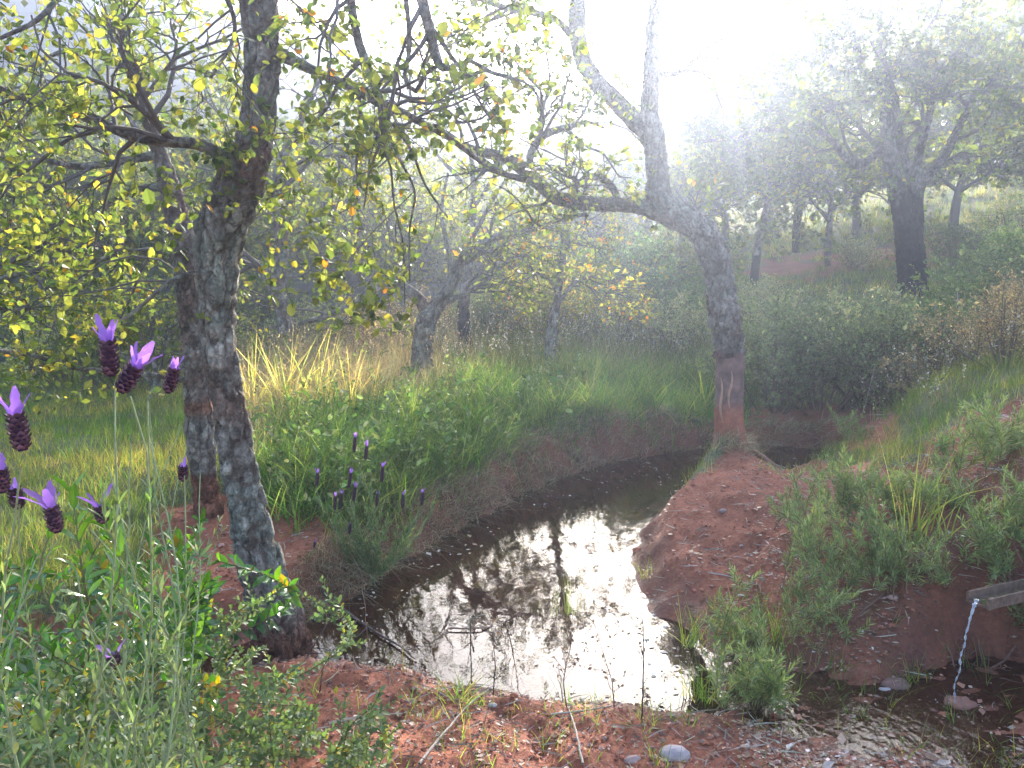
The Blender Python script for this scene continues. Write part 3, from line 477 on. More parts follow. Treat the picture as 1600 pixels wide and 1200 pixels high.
brE([(1515, 165, 8), (1480, 145, 6), (1465, 150, 6)], 10); brE([(1530, 140, 9), (1570, 160, 7), (1620, 170, 6)], 11)
brE([(1376, 60, 9), (1400, 20, 8), (1410, -40, 6)], 12)
brE([(1300, 162, 9), (1250, 140, 7), (1190, 130, 6), (1130, 140, 4)], 13); brE([(1320, 60, 8), (1250, 50, 6), (1200, 70, 4)], 14); brE([(1250, 198, 8), (1200, 165, 6), (1140, 150, 5), (1090, 160, 4)], 15)
mb.build('trunk', M_BARK, tE, smooth=True)
crown(tE, BR_E, c=(11, 7, 5), per=10, size=.08, nparts=0, L1=1.5, L2=.8, L3=.4, rf=.45, keep=lambda p: ((pxy(p)[0] > 1165) | ((pxy(p)[0] > 1060) & (pxy(p)[1] > 80))) & (p[:, 2] > 3.0) & (p[:, 2] < 6.6) & (noise(p*1.25+2) > -.03), colw=(.1, .3, .5, .04, 0), jit=.35, grav=.03)

# --- small trees across the pond
def small(label, pts, subs, seed, c=(6, 5, 4), size=.06, per=6, colw=(.3, .3, .3, .1, 0), L=(1.0, .55, .25), dark=None, keepz=.7, group='slender cork oaks across the pond', cols=OAKC, name='young_oak', zmax=99):
    rs(seed); t = thing(name, label, 'tree', P(pts[0][0], pts[0][1], pts[0][2]), group); mb = MB(); B = []
    cf = dark_to(P(0, dark, pts[0][2])[2], .08) if dark else None
    for k, q in enumerate([pts]+subs):
        a = []; br(q, mb, seed+k, a, k=12, amp=.08, colf=cf); B.append((a[0][0][len(a[0][0])//(3 if k == 0 else 8):], a[0][1][len(a[0][1])//(3 if k == 0 else 8):]))
    mb.build('trunk', M_BARK, t, smooth=True)
    crown(t, B, c=c, per=per, size=size, L1=L[0], L2=L[1], L3=L[2], keep=lambda p: notsun(p) & (p[:, 2] > keepz) & (p[:, 2] < zmax), colw=colw, matl=M_LEAF, cols=cols); return t
Yf = 9.8
small('low cork oak with a mossy stub trunk and sideways limbs across the pond', [(658, 590, Yf, 38), (660, 545, Yf, 34), (668, 500, Yf, 34), (682, 478, Yf, 26), (705, 445, Yf, 18), (722, 405, Yf, 17), (745, 385, Yf, 14), (785, 368, Yf, 11), (850, 355, Yf, 7)],
      [[(672, 500, Yf, 24), (655, 468, Yf, 20), (625, 448, Yf, 18), (595, 450, Yf, 14), (565, 470, Yf, 11), (520, 490, Yf, 10), (470, 505, Yf, 8), (400, 515, Yf, 5)], [(685, 478, Yf, 12), (712, 465, Yf, 9), (760, 440, Yf, 7), (800, 400, Yf, 5)], [(708, 440, Yf, 10), (700, 390, Yf, 8), (690, 330, Yf, 6), (700, 270, Yf, 4)], [(720, 410, Yf, 8), (760, 330, Yf, 6), (790, 280, Yf, 4)]], 31, zmax=2.7, c=(7, 5, 4), size=.055, colw=(.3, .3, .3, .1, 0))
small('slim dark trunked oak standing just right of the low mossy stub tree', [(730, 600, 11.5, 22), (727, 540, 11.5, 23), (724, 480, 11.5, 20), (732, 420, 11.5, 14), (738, 350, 11.5, 12), (740, 290, 11.5, 10), (735, 230, 11.5, 7)], [[(736, 330, 11.5, 8), (770, 280, 11.5, 6), (800, 230, 11.6, 4)], [(738, 300, 11.5, 8), (690, 250, 11.5, 5), (660, 210, 11.5, 4)]], 32, zmax=3.1, dark=470, size=.06, c=(5, 4, 4), L=(.9, .5, .3), colw=(.3, .3, .25, .1, .0))
small('thin leaning oak with yellowing leaves on the bank above the tall green grass', [(858, 575, 10.5, 18), (862, 520, 10.5, 18), (872, 450, 10.5, 14), (880, 390, 10.5, 12), (890, 330, 10.5, 11), (900, 270, 10.5, 8)], [[(872, 450, 10.5, 8), (850, 430, 10.5, 6), (830, 425, 10.5, 4)], [(890, 340, 10.5, 6), (930, 300, 10.5, 4)], [(868, 480, 10.5, 7), (900, 440, 10.6, 5), (940, 430, 10.6, 4)]], 33, zmax=2.8, size=.055, colw=(.15, .15, .1, .4, .12), c=(6, 5, 3), L=(.8, .5, .25))
small('crooked oak with a twisted dark limb behind the leaning near trunk', [(447, 520, 9.5, 26), (440, 480, 9.5, 24), (432, 450, 9.5, 24), (440, 410, 9.5, 20), (438, 350, 9.5, 22), (432, 300, 9.5, 20), (440, 250, 9.5, 14), (470, 190, 9.5, 10), (500, 120, 9.5, 8)], [[(430, 450, 9.5, 22), (415, 425, 9.5, 18), (395, 410, 9.5, 14), (365, 400, 9.5, 8)], [(432, 300, 9.5, 10), (400, 250, 9.6, 8), (350, 220, 9.8, 5)], [(455, 215, 9.5, 10), (520, 230, 9.5, 8), (560, 260, 9.5, 5)]], 34, dark=0, size=.065, L=(1.3, .7, .3), c=(8, 5, 4))
small('thin pale oak whose curved stem rises between the bent tree and the charred tree', [(1176, 460, 17, 13), (1180, 420, 17, 14), (1185, 380, 17, 13), (1196, 330, 17, 11), (1205, 280, 17, 10), (1215, 240, 17, 8), (1230, 190, 17, 6)], [[(1200, 310, 17, 7), (1160, 270, 17, 5), (1120, 240, 17, 4)], [(1208, 262, 17, 7), (1240, 250, 17, 5), (1280, 260, 17, 4)]], 35, dark=395, size=.095, L=(1.8, 1.0, .45), c=(8, 6, 4), colw=(.35, .3, .25, .05, 0), group='slim oaks on the right slope')
small('dark short trunked oak behind the track, second from the bent tree', [(1243, 395, 21, 12), (1245, 350, 21, 13), (1250, 310, 21, 11), (1245, 260, 21, 8)], [[(1250, 315, 21, 7), (1290, 270, 21, 5)], [(1245, 300, 21, 7), (1205, 280, 21, 5)]], 36, dark=330, size=.11, L=(2.2, 1.1, .5), c=(9, 6, 4), per=7, colw=(.35, .3, .3, .05, 0), group='slim oaks on the right slope')
small('oak with a straight grey stem in the middle of the right slope', [(1292, 430, 19, 10), (1294, 380, 19, 11), (1298, 330, 19, 9), (1300, 280, 19, 7)], [[(1298, 330, 19, 6), (1340, 290, 19, 5)], [(1297, 320, 19, 5), (1260, 290, 19, 4)]], 37, size=.10, L=(1.9, 1.0, .5), c=(8, 6, 4), colw=(.35, .3, .3, .05, 0), group='slim oaks on the right slope')
small('slender dark stem in the undergrowth beside the bent trunk', [(1058, 450, 16, 14), (1062, 410, 16, 13), (1066, 370, 16, 10), (1072, 320, 16, 8), (1070, 270, 16, 5)], [[(1066, 370, 16, 6), (1100, 320, 16, 4)], [(1070, 300, 16, 5), (1100, 250, 16, 4)]], 38, size=.09, L=(1.5, .8, .4), c=(7, 5, 4), colw=(.3, .3, .3, .1, 0), group='slim oaks on the right slope')
small('small dark stemmed oak in the meadow left of the paired near trunks', [(238, 680, 9.5, 20), (236, 630, 9.5, 18), (246, 600, 9.5, 14), (240, 560, 9.5, 10), (215, 520, 9.5, 7)], [[(244, 605, 9.5, 8), (200, 560, 9.5, 6), (150, 540, 9.5, 4)], [(240, 570, 9.5, 7), (270, 520, 9.5, 5)]], 39, size=.05, L=(.8, .5, .22), c=(7, 5, 4), keepz=.5, colw=(.25, .3, .3, .15, 0))
small('oak bough reaching in at the left edge of the picture', [(-160, 430, 5.0, 34), (-80, 440, 4.9, 30), (-20, 452, 4.8, 24), (15, 478, 4.8, 14), (38, 488, 4.8, 6)], [[(-40, 450, 4.8, 14), (20, 430, 4.8, 9), (60, 420, 4.8, 6), (110, 390, 4.8, 4)], [(-60, 470, 4.8, 10), (10, 500, 4.8, 6), (60, 495, 4.8, 4)]], 40, size=.045, L=(.5, .35, .2), c=(5, 4, 3), name='oak_bough', group='cork oaks')

# --- woodland further off: a few built kinds, copied
def wood_kind(seed, h, cw, size, label, colw, nm='oak'):
    rs(seed); t = thing(nm, label, 'tree', (0, 0, 0), 'oaks of the wood beyond the pond'); mb = MB(); B = []
    q = catmull(np.array([[0, 0, -.4, .17], [.05, 0, .5, .14], [.2*R.randn(), .1, h*.28, .12], [.3*R.randn(), .2*R.randn(), h*.45, .09], [.4*R.randn(), .3*R.randn(), h*.75, .04]]), .25); V, F, D = tube(q[:, :3], q[:, 3], 9); mb.add(V, F, (.15, .13, .12)); B.append((q[len(q)//2:, :3], q[len(q)//2:, 3]))
    for k in range(6):
        a = R.uniform(0, 6.28); z0 = h*R.uniform(.25, .5); i = int(np.argmin(abs(q[:, 2]-z0))); p0 = q[i, :3]; L = cw*R.uniform(.7, 1.1)
        pts = np.array([[*p0, .07], [*(p0+[math.cos(a)*L*.4, math.sin(a)*L*.4, h*.12]), .055], [*(p0+[math.cos(a+.3)*L*.7, math.sin(a+.3)*L*.7, h*R.uniform(.12, .3)]), .035], [*(p0+[math.cos(a)*L, math.sin(a)*L, h*R.uniform(.15, .42)]), .015]])
        c_ = catmull(pts, .25); V, F, D = tube(c_[:, :3], c_[:, 3], 6); mb.add(V, F, (.17, .15, .13)); B.append((c_[:, :3], c_[:, 3]))
    mb.build('trunk', M_TWIG, t, smooth=True); crown(t, B, keep=lambda p: p[:, 2] > h*.34, c=(9, 6, 4), per=7, size=size, L1=1.7, L2=.95, L3=.5, colw=colw, matl=M_FAR, jit=.3, t0=.1); return t
KIND = [wood_kind(51, 5.5, 2.3, .12, 'k', (.25, .35, .35, .03, 0)), wood_kind(52, 4.6, 2.6, .12, 'k', (.4, .3, .2, .08, 0)), wood_kind(53, 6.5, 2.4, .13, 'k', (.1, .3, .55, 0, 0)), wood_kind(54, 3.6, 2.0, .10, 'k', (.5, .25, .1, .12, 0))]
WOOD = [  # pixel column, depth, kind, scale, turn, label
 (60, 16, 0, 1.00, 0, 'broad leafy oak beyond the meadow, nearest the left edge of the picture'), (180, 20, 2, 1.00, 1, 'tall dark oak beyond the meadow, second from the left edge'), (330, 18, 1, 1.10, 2, 'spreading oak seen between the paired near trunks and the crooked oak'), (520, 15, 3, 1.00, 3, 'low yellow green oak behind the crooked oak'),
 (-40, 26, 2, 1.30, 4, 'tall oak at the far left, cut by the picture edge'), (270, 30, 2, 1.20, 5, 'dark oak far down the valley behind the paired trunks'), (450, 26, 0, 1.10, 0.6, 'rounded oak far behind the crooked oak'), (610, 22, 1, 0.80, 1.5, 'spreading oak behind the low mossy stub tree'), (700, 17, 3, 0.60, 2.2, 'yellow green oak right behind the slim dark trunk'),
 (800, 20, 0, 0.60, 3.3, 'rounded oak between the slim dark trunk and the thin leaning oak'), (930, 19, 1, 0.55, 4.5, 'spreading oak behind the long horizontal limb of the bent tree'), (1010, 24, 0, 0.80, 5.1, 'oak half hidden behind the bent tree fork'), (1130, 24, 1, 0.80, .3, 'leafy oak in the glare just right of the bent tree'), (1200, 30, 2, 1.00, 1.3, 'tall oak in the glare above the dark short trunked oak'),
 (1340, 24, 1, 0.85, 2.8, 'spreading oak close behind the charred tree, left side'), (1490, 22, 1, 0.84, 3.9, 'spreading oak behind the right fork of the charred tree'), (1560, 30, 0, 1.15, 4.4, 'oak high on the right slope'), (1620, 20, 2, 0.96, 5.6, 'tall dark oak cut by the right edge of the picture'), (1420, 33, 2, 1.00, .9, 'dark oak high on the slope behind the charred tree'),
 (1280, 36, 0, 1.10, 2.0, 'far oak on the skyline left of the charred tree'), (1050, 38, 2, 1.15, 3.0, 'far oak on the skyline behind the bent tree'), (900, 34, 0, 1.05, 4.0, 'far oak behind the thin leaning oak'), (760, 36, 2, 1.00, 5.0, 'far dark oak in the valley centre'), (560, 38, 0, 1.10, .2, 'far oak in the valley behind the low tree'),
 (1560, 41, 2, 1.25, 1.1, 'far oak on the skyline at the right'), (130, 40, 0, 1.40, 2.4, 'far oak down the valley at the left'), (380, 44, 2, 1.40, 3.6, 'far oak down the valley behind the leaning trunk'), (860, 37, 2, 1.05, 2.6, 'far oak on the skyline left of the bent tree fork'), (960, 36, 0, 1.1, 3.7, 'far oak on the skyline just under the fork of the bent tree'), (1110, 33, 1, 1.1, 4.7, 'far spreading oak on the skyline right of the bent tree'), (680, 34, 0, 1.0, 5.8, 'far oak in the valley behind the slim dark trunk'), (980, 15, 3, 0.45, 1.9, 'low bright green oak under the long horizontal limb')]
for k, (px, Yd, kd, sc, rot, lab) in enumerate(WOOD):
    o = KIND[kd] if KIND[kd]['label'] == 'k' else copy_tree(KIND[kd]); o.location = on(px, Yd); o.rotation_euler = (0, 0, rot*1.0); o.scale = (sc, sc, sc); o['label'] = lab; o['group'] = 'oaks of the wood beyond the pond'
#@@PLANTS
# ------------------------------------------------------------------ grasses (countless: stuff)
def blades(p, h, w, az, lean, curve, seg=3):
    K = len(p); t = np.linspace(0, 1, seg+1)[None, :]; h, w, lean, curve = [a[:, None] for a in (h, w, lean, curve)]
    off = h*(lean*t + curve*t*t); up = h*(t - .42*curve*t**2.2*np.minimum(1, curve+.4)); dx, dy = np.cos(az)[:, None], np.sin(az)[:, None]
    C = np.stack([p[:, 0:1]+off*dx, p[:, 1:2]+off*dy, p[:, 2:3]+up], -1); a2 = R.uniform(0, 6.28, K)[:, None]; ww = w*(1-t**1.6)*.5; S = np.stack([np.cos(a2)*ww, np.sin(a2)*ww, ww*0], -1)
    V = np.concatenate([np.stack([C-S, C+S], 2)[:, :-1].reshape(K, -1, 3), C[:, -1:]], 1); k = 2*seg+1; b = (np.arange(K)*k)[:, None, None]
    q = np.array([[2*i, 2*i+1, 2*i+3, 2*i+2] for i in range(seg-1)]); tr = np.array([[2*seg-2, 2*seg-1, 2*seg]]); return V.reshape(-1, 3), [(q[None]+b).reshape(-1, 4), (tr[None]+b).reshape(-1, 3)], k
def sample(n, r0, r1, px0=-120, px1=1720, pw=1.0):
    u = R.uniform(0, 1, n); r = r0*(r1/r0)**u if pw == 1 else (r0**(1-pw)+u*(r1**(1-pw)-r0**(1-pw)))**(1/(1-pw)); a = (R.uniform(px0, px1, n)-800)/FPX; return a*r, r
def field(name, label, pts, hr, wr, cols, cw, m, lean=.25, curve=.4, seg=3, az=None, tuft=1, tr=.06, wdist=.0007, colmod=None):
    x, y = pts; K = len(x)
    if tuft > 1: x = np.repeat(x, tuft)+R.randn(K*tuft)*tr; y = np.repeat(y, tuft)+R.randn(K*tuft)*tr; K *= tuft
    z = ground(x, y, False); hs = np.repeat(R.uniform(.6, 1.15, K//tuft), tuft) if tuft > 1 else R.uniform(.6, 1.1, K); h = hs*R.uniform(.5, 1.1, K)*(hr(x, y) if callable(hr) else hr)
    w = np.maximum(wr*R.uniform(.6, 1.3, K), y*wdist); p = np.stack([x, y, z-.01], -1); c = mixcol(cols, cw, K, .22)
    if colmod is not None: c = colmod(p, c)
    V, F, k = blades(p, h, w, R.uniform(0, 6.28, K) if az is None else az(x, y)+R.randn(K)*.6, abs(R.randn(K))*lean, abs(R.randn(K))*curve, seg)
    o = link(name, mesh(name, V, F, m, np.repeat(c, k, 0), False)); tag(o, label, kind='stuff'); return o
def pondd(x, y): return pdist(x, y, POND)*np.where(inpoly(x, y, POND), -1, 1)
LUSH = [(380, 770), (470, 800), (560, 830), (720, 740), (860, 685), (1135, 665), (1150, 585), (900, 585), (700, 615), (560, 640), (420, 690)]
GOLD = [(360, 760), (420, 690), (600, 640), (720, 610), (720, 540), (560, 520), (370, 540)]
PALE = [(690, 615), (900, 590), (1150, 600), (1180, 520), (1080, 455), (880, 480), (700, 540)]
def zone(x, y, poly, j=14):
    z = gz(x, y); qx, qy = pxy(np.stack([x, y, z], -1)); return inpoly(qx+R.randn(len(x))*j, qy+R.randn(len(x))*j*.6, poly)
def soft_soil(x, y): return soil_mask(x, y, gz(x, y))
G1 = [(.08, .16, .05), (.12, .20, .06), (.17, .23, .07), (.06, .12, .04)]; G2 = [(.16, .17, .06), (.22, .20, .09), (.10, .14, .04), (.30, .24, .13)]; TAN = [(.48, .38, .25), (.38, .28, .18), (.58, .48, .33), (.28, .24, .14)]; GOLDC = [(.60, .46, .18), (.52, .34, .22), (.42, .40, .18), (.22, .30, .08), (.66, .54, .36)]
rs(61)
x, y = sample(30000, 3.5, 48); k = (soft_soil(x, y) < .5) & (pondd(x, y) > .12) & ~zone(x, y, GOLD) & ~zone(x, y, LUSH); x, y = x[k], y[k]
def meadowcol(p, c):
    n = noise(p*.35)[:, None]; n2 = noise(p*.9+20)[:, None]; c = np.where(n > .18, c*np.array([1.5, 1.25, 1.2]), c); return np.where(n2 > .3, c*np.array([.6, .85, .6]), c)
field('meadow_grass', 'mixed green and straw meadow grass beyond the pond and on the slopes', (x, y), lambda x, y: .16+.12*sst(8, 25, y)+.1*np.clip(noise(np.stack([x, y, x*0], -1)*.5), 0, 1), .004, G2+G1, (.28, .2, .25, .1, .1, .12, .1, .05), M_GRASS, tuft=9, tr=.07, seg=2, colmod=meadowcol)
x, y = sample(9000, 4.5, 12, 250, 1250); k = zone(x, y, LUSH, 20) & (pondd(x, y) > .07); x, y = x[k], y[k]
field('lush_grass', 'tall lush bright green grass along the far bank of the pond', (x, y), lambda x, y: .40+.34*np.clip(noise(np.stack([x, y, x*0], -1)*1.9+8), -.5, 1), .010, G1+[(.3, .3, .14)], (.3, .3, .2, .1, .1), M_GRASS, tuft=11, tr=.06, lean=.4, curve=.7, seg=4, colmod=lambda p, c: c*(1+.5*np.clip(noise(p*1.4+30), -.7, 1))[:, None])
x, y = sample(1300, 4.5, 12, 250, 900); k = zone(x, y, LUSH, 30) & (pondd(x, y) > .1); x, y = x[k], y[k]; z = gz(x, y)
hh = R.uniform(.15, .5, len(x)); tt_ = np.linspace(0, 1, 5); QQ = np.stack([x[:, None]+R.randn(len(x), 1)*.1*tt_, y[:, None]+R.randn(len(x), 1)*.1*tt_, z[:, None]+hh[:, None]*tt_], -1); p_, a_x, n_m, s_ = leaves_on(QQ, 16, .045, t0=.2, out=60); V, F = place(LEAF6[0]*[1, .8, 1], LEAF6[1], p_, a_x, n_m, s_); mbw = MB().add(V, F, np.repeat(mixcol([(.16, .24, .07), (.24, .28, .12), (.10, .18, .05), (.34, .36, .2)], [1, 1, 1, .5], len(p_), .25), 7, 0)); V, F = tubes(QQ, np.full((len(x), 5), .002), 3); mbw.add(V, F, (.2, .2, .1)); tag(mbw.build('bank_weeds', M_HERB), 'leafy weeds mixed through the lush grass of the far bank', kind='stuff')
x, y = sample(5200, 4.5, 13, 250, 900); k = zone(x, y, GOLD) & (pondd(x, y) > .2); x, y = x[k], y[k]
field('dry_golden_grass', 'dry golden and pinkish grass on the bank left of the pond', (x, y), lambda x, y: .5+.25*noise(np.stack([x, y, x*0], -1)*1.4), .006, GOLDC, (.25, .25, .2, .15, .2), M_DRY, tuft=12, tr=.06, lean=.22, curve=.5, seg=3)
x, y = sample(4200, 7, 16, 650, 1250); k = zone(x, y, PALE) & (soft_soil(x, y) < .5); x, y = x[k], y[k]
field('pale_weedy_grass', 'pale green weedy grass behind the lush strip', (x, y), .42, .006, G2+[(.4, .38, .28)], (.3, .25, .25, .1, .15), M_GRASS, tuft=9, tr=.07, lean=.25, curve=.45)
# dry thatch hanging over the water's edge of the far bank
x, y = sample(60000, 4, 11.5, -50, 1350); d = pondd(x, y); qy_ = y; k = (d > .0) & (d < .42+.12*noise(np.stack([x, y, x*0], -1)*2)); z = gz(x, y); far = inpoly(*pxy(np.stack([x, y, z], -1)), [(430, 960), (470, 880), (560, 800), (860, 640), (1130, 620), (1380, 640), (1400, 712), (1300, 712), (1120, 705), (900, 745), (640, 895), (520, 965)]); k &= far; x, y = x[k], y[k]
field('bank_thatch', 'matted dry brown grass hanging over the far water edge', (x, y), (lambda x, y: .13+.08*noise(np.stack([x, y, x*0], -1)*3)), .0032, TAN+[(.12, .14, .06), (.6, .5, .35)], (.3, .25, .15, .15, .1, .1), M_DRY, tuft=6, tr=.03, lean=.9, curve=1.1, seg=3, az=lambda x, y: np.full(len(x), -1.1))
# seed-head weeds catching the light
def seedheads(name, label, poly, n, h, hc, r, px, stemc=(.25, .24, .13), size=.02, per=9):
    x, y = sample(n, r[0], r[1], *px); k = zone(x, y, poly, 18) & (pondd(x, y) > .2); x, y = x[k], y[k]; K = len(x); z = gz(x, y); hh = h*R.uniform(.6, 1.2, K); t = np.linspace(0, 1, 5)
    a = R.uniform(0, 6.28, K); b = abs(R.randn(K))*.25; Q = np.stack([x[:, None]+np.cos(a)[:, None]*b[:, None]*hh[:, None]*t**2, y[:, None]+np.sin(a)[:, None]*b[:, None]*hh[:, None]*t**2, z[:, None]+hh[:, None]*t], -1)
    V, F = tubes(Q, np.full((K, 5), 1)*np.maximum(.0018, y*.00022)[:, None]*np.linspace(1, .5, 5)[None], 3); mb = MB().add(V, F, stemc)
    p, ax, nm, s = leaves_on(Q, per, size, t0=.7, out=35); V, F = place(*LEAF2, p, ax, nm, s*np.where(R.rand(len(s)) < .5, 1, .7)); mb.add(V, F, np.repeat(mixcol(hc, [1]*len(hc), len(p), .2), 4, 0))
    p, ax, nm, s = leaves_on(Q, 4, size*1.8, t0=.1, out=50, tmpl=LEAF2); V, F = place(LEAF2[0]*[1, .5, 1], LEAF2[1], p, ax, nm, s); mb.add(V, F, np.repeat(mixcol(G2, [1]*4, len(p), .2), 4, 0))
    o = mb.build(name, M_DRY); tag(o, label, kind='stuff')
seedheads('pale_seed_heads', 'pale whitish seed heads glowing above the lush grass', PALE, 2600, .62, [(.62, .58, .50), (.70, .62, .58), (.5, .48, .3)], (7, 16), (650, 1250))
seedheads('reddish_seed_heads', 'reddish tan seed heads among the dry golden grass', GOLD, 1500, .7, [(.55, .36, .26), (.5, .4, .2), (.6, .5, .4)], (5, 13), (250, 900))
seedheads('slope_seed_heads', 'small pale seed heads scattered on the right bank', [(1150, 640), (1350, 520), (1650, 430), (1650, 640), (1500, 660), (1330, 690)], 900, .45, [(.6, .55, .42), (.4, .42, .2), (.65, .6, .6)], (6, 16), (1100, 1700))
# sparse tufts on bare earth
x, y = sample(5000, 2.3, 9, -50, 1650); n = noise(np.stack([x, y, x*0], -1)*1.2+60); z = gz(x, y); qx, qy = pxy(np.stack([x, y, z], -1)); dens = np.where(qx > 1180, .22, .045) + .75*inpoly(qx, qy, [(1040, 950), (1250, 920), (1260, 1110), (1070, 1100)]) + .1*inpoly(qx, qy, [(600, 1060), (1400, 1110), (1500, 1200), (600, 1200)])
dens = np.where(inpoly(qx, qy, [(1000, 800), (1120, 730), (1200, 740), (1200, 930), (1000, 930)]), .004, dens); k = (soft_soil(x, y) > .5) & (pondd(x, y) > .03) & (R.rand(len(x)) < dens*(1+1.6*n)); x, y = x[k], y[k]
field('sparse_grass', 'thin grass tufts scattered on the bare red earth', (x, y), .15, .004, G1+[(.30, .28, .08), (.3, .22, .12)], (.2, .25, .2, .1, .15, .1), M_GRASS, tuft=8, tr=.025, lean=.4, curve=.5, seg=3)

# ------------------------------------------------------------------ litter, pebbles, floating bits
rs(62)
def litter(name, label, n, r, px, cond, size, cols, tmpl, matl, zoff=.004, up=2.5, s3=None, zf=None):
    x, y = sample(n, *r, *px); k = cond(x, y); x, y = x[k], y[k]; K = len(x); z = (ground(x, y, True) if zf is None else zf(x, y)) + zoff; p = np.stack([x, y, z], -1); ax = np.stack([R.randn(K), R.randn(K), R.randn(K)*.15], -1); nm = nrm(np.stack([R.randn(K)*.5, R.randn(K)*.5, np.full(K, up)], -1)); s = size*np.exp(R.randn(K)*.4)
    V, F = place(tmpl[0], tmpl[1], p, ax, nm, s); tag(link(name, mesh(name, V, F, matl, np.repeat(mixcol(cols, [1]*len(cols), K, .25), len(tmpl[0]), 0))), label, kind='stuff')
onsoil = lambda x, y: (soft_soil(x, y) > .5) & (pondd(x, y) > .02) & ((stream_d(x, y) > .34) | (R.rand(len(x)) < .12))
LIT = [(.30, .15, .09), (.34, .22, .15), (.22, .10, .06), (.36, .26, .19), (.16, .09, .06), (.26, .12, .07)]
litter('leaf_litter', 'dead leaf scraps strewn over the red earth', 18000, (2.2, 9), (-60, 1660), lambda x, y: onsoil(x, y) & (R.rand(len(x)) < .55+.5*noise(np.stack([x, y, x*0], -1)*1.7)), .022, LIT, LEAF2, M_LITTER)
litter('bank_litter', 'pale and dark leaf scraps caught on the wet right bank', 9000, (2.9, 5.5), (1180, 1700), onsoil, .02, LIT+[(.5, .42, .36)], LEAF2, M_LITTER)
ICO = np.array([(1, 0, 0), (-1, 0, 0), (0, 1, 0), (0, -1, 0), (0, 0, .7), (0, 0, -.7), (.6, .6, .45), (-.6, .65, .35), (.6, -.6, .4), (-.65, -.6, .4)])*.5
ICF = [np.array([(0, 6, 4), (6, 2, 4), (2, 7, 4), (7, 1, 4), (1, 9, 4), (9, 3, 4), (3, 8, 4), (8, 0, 4), (0, 2, 6), (2, 1, 7), (1, 3, 9), (3, 0, 8)])]
litter('pebbles', 'small pebbles and clods on the red earth', 16000, (2.2, 9), (-60, 1660), onsoil, .014, [(.36, .15, .09), (.30, .11, .06), (.34, .2, .15), (.26, .09, .05), (.38, .15, .09)], (ICO, ICF), M_STONE, zoff=.002)
TW = (np.array([[0, .02, 0], [0, -.02, 0], [0, 0, .03], [.5, .07, 0], [.5, .03, 0], [.5, .05, .03], [1, 0, 0]]), [np.array([(0, 3, 4, 1), (1, 4, 5, 2), (2, 5, 3, 0)]), np.array([(3, 6, 4), (4, 6, 5), (5, 6, 3)])])
litter('twig_litter', 'broken twigs and straws strewn over the red earth', 7000, (2.2, 9), (-60, 1660), onsoil, .07, [(.35, .27, .2), (.22, .15, .11), (.48, .40, .3)], TW, M_LITTER, zoff=.006, up=4)
litter('floating_bits', 'leaf scraps floating on the pond', 3500, (2.6, 9), (300, 1350), lambda x, y: inpoly(x, y, POND) & ((pondd(x, y) > -.35) | (y > 6.2)) & (noise(np.stack([x, y, x*0], -1)*1.5+4) > -.1), .02, [(.5, .45, .35), (.3, .22, .12), (.6, .55, .5)], LEAF2, M_LITTER, zoff=.003, up=14, zf=lambda x, y: x*0)
litter('wet_leaf_litter', 'wet leaf scraps in the trickle', 500, (2.6, 4.5), (1180, 1640), lambda x, y: stream_d(x, y) < .5, .024, LIT, LEAF2, M_LITTER, zoff=.01)

# ------------------------------------------------------------------ leafy plants
OVAL = (np.array([[0, 0, 0], [.22, -.15, .045], [.22, 0, 0], [.22, .15, .045], [.5, -.21, .06], [.5, 0, .01], [.5, .21, .06], [.8, -.13, .02], [.8, 0, -.02], [.8, .13, .02], [1, 0, -.09]]),
        [np.array([(0, 1, 2), (0, 2, 3), (7, 10, 8), (8, 10, 9)]), np.array([(1, 4, 5, 2), (2, 5, 6, 3), (4, 7, 8, 5), (5, 8, 9, 6)])])
def stems_to(base, tips, n=9, bend=.12):
    out = []
    for b, tp in zip(base, tips):
        b, tp = np.array(b, float), np.array(tp, float); d = tp-b; L = np.linalg.norm(d); sd = R.randn(3)*[1, 1, .2]*L*bend; t = np.linspace(0, 1, n)[:, None]; q = b*(1-t)+tp*t + sd*np.sin(t*math.pi) + np.cumsum(R.randn(n, 3)*L*.006, 0)*t; out.append(q)
    return np.array(out)
def sprig_leaves(Q, gap, L, wsc, ang, tmpl, cols, cw, t0=.15, t1=1., droop=0., whorl=2, grow=.3, Lj=.2, tipup=True):
    P_, A_, N_, S_ = [], [], [], []
    for q in Q:
        ln_ = np.linalg.norm(np.diff(q, axis=0), axis=1).sum(); K = max(2, int(ln_*(t1-t0)/gap)); ph = R.uniform(0, 6.28)
        for k in range(K):
            t = t0+(t1-t0)*(k+.5)/K; f = t*(len(q)-1); i = min(int(f), len(q)-2); p = q[i]+(q[i+1]-q[i])*(f-i); T = nrm(q[i+1]-q[i]); u = nrm(np.cross(T, [.3, .2, 1] if abs(T[2]) < .9 else [1, .1, 0])); v = np.cross(T, u)
            a0 = math.radians(ang*(1-.5*(t if tipup else 0))); s = L*(1-grow*t)*math.exp(R.randn()*Lj)
            for w in range(whorl):
                th = ph+k*(1.57 if whorl == 2 else 2.4)+w*2*math.pi/whorl+R.randn()*.25; d = u*math.cos(th)+v*math.sin(th); ax = nrm(T*math.cos(a0)+d*math.sin(a0)+np.array([0, 0, -droop])+R.randn(3)*.1); P_.append(p); A_.append(ax); N_.append(nrm(T+R.randn(3)*.25+[0, 0, .4])); S_.append(s)
    P_, A_, N_, S_ = map(np.array, (P_, A_, N_, S_)); return P_, A_, N_, S_[:, None]*np.array([1, wsc, 1]), mixcol(cols, cw, len(P_), .16)
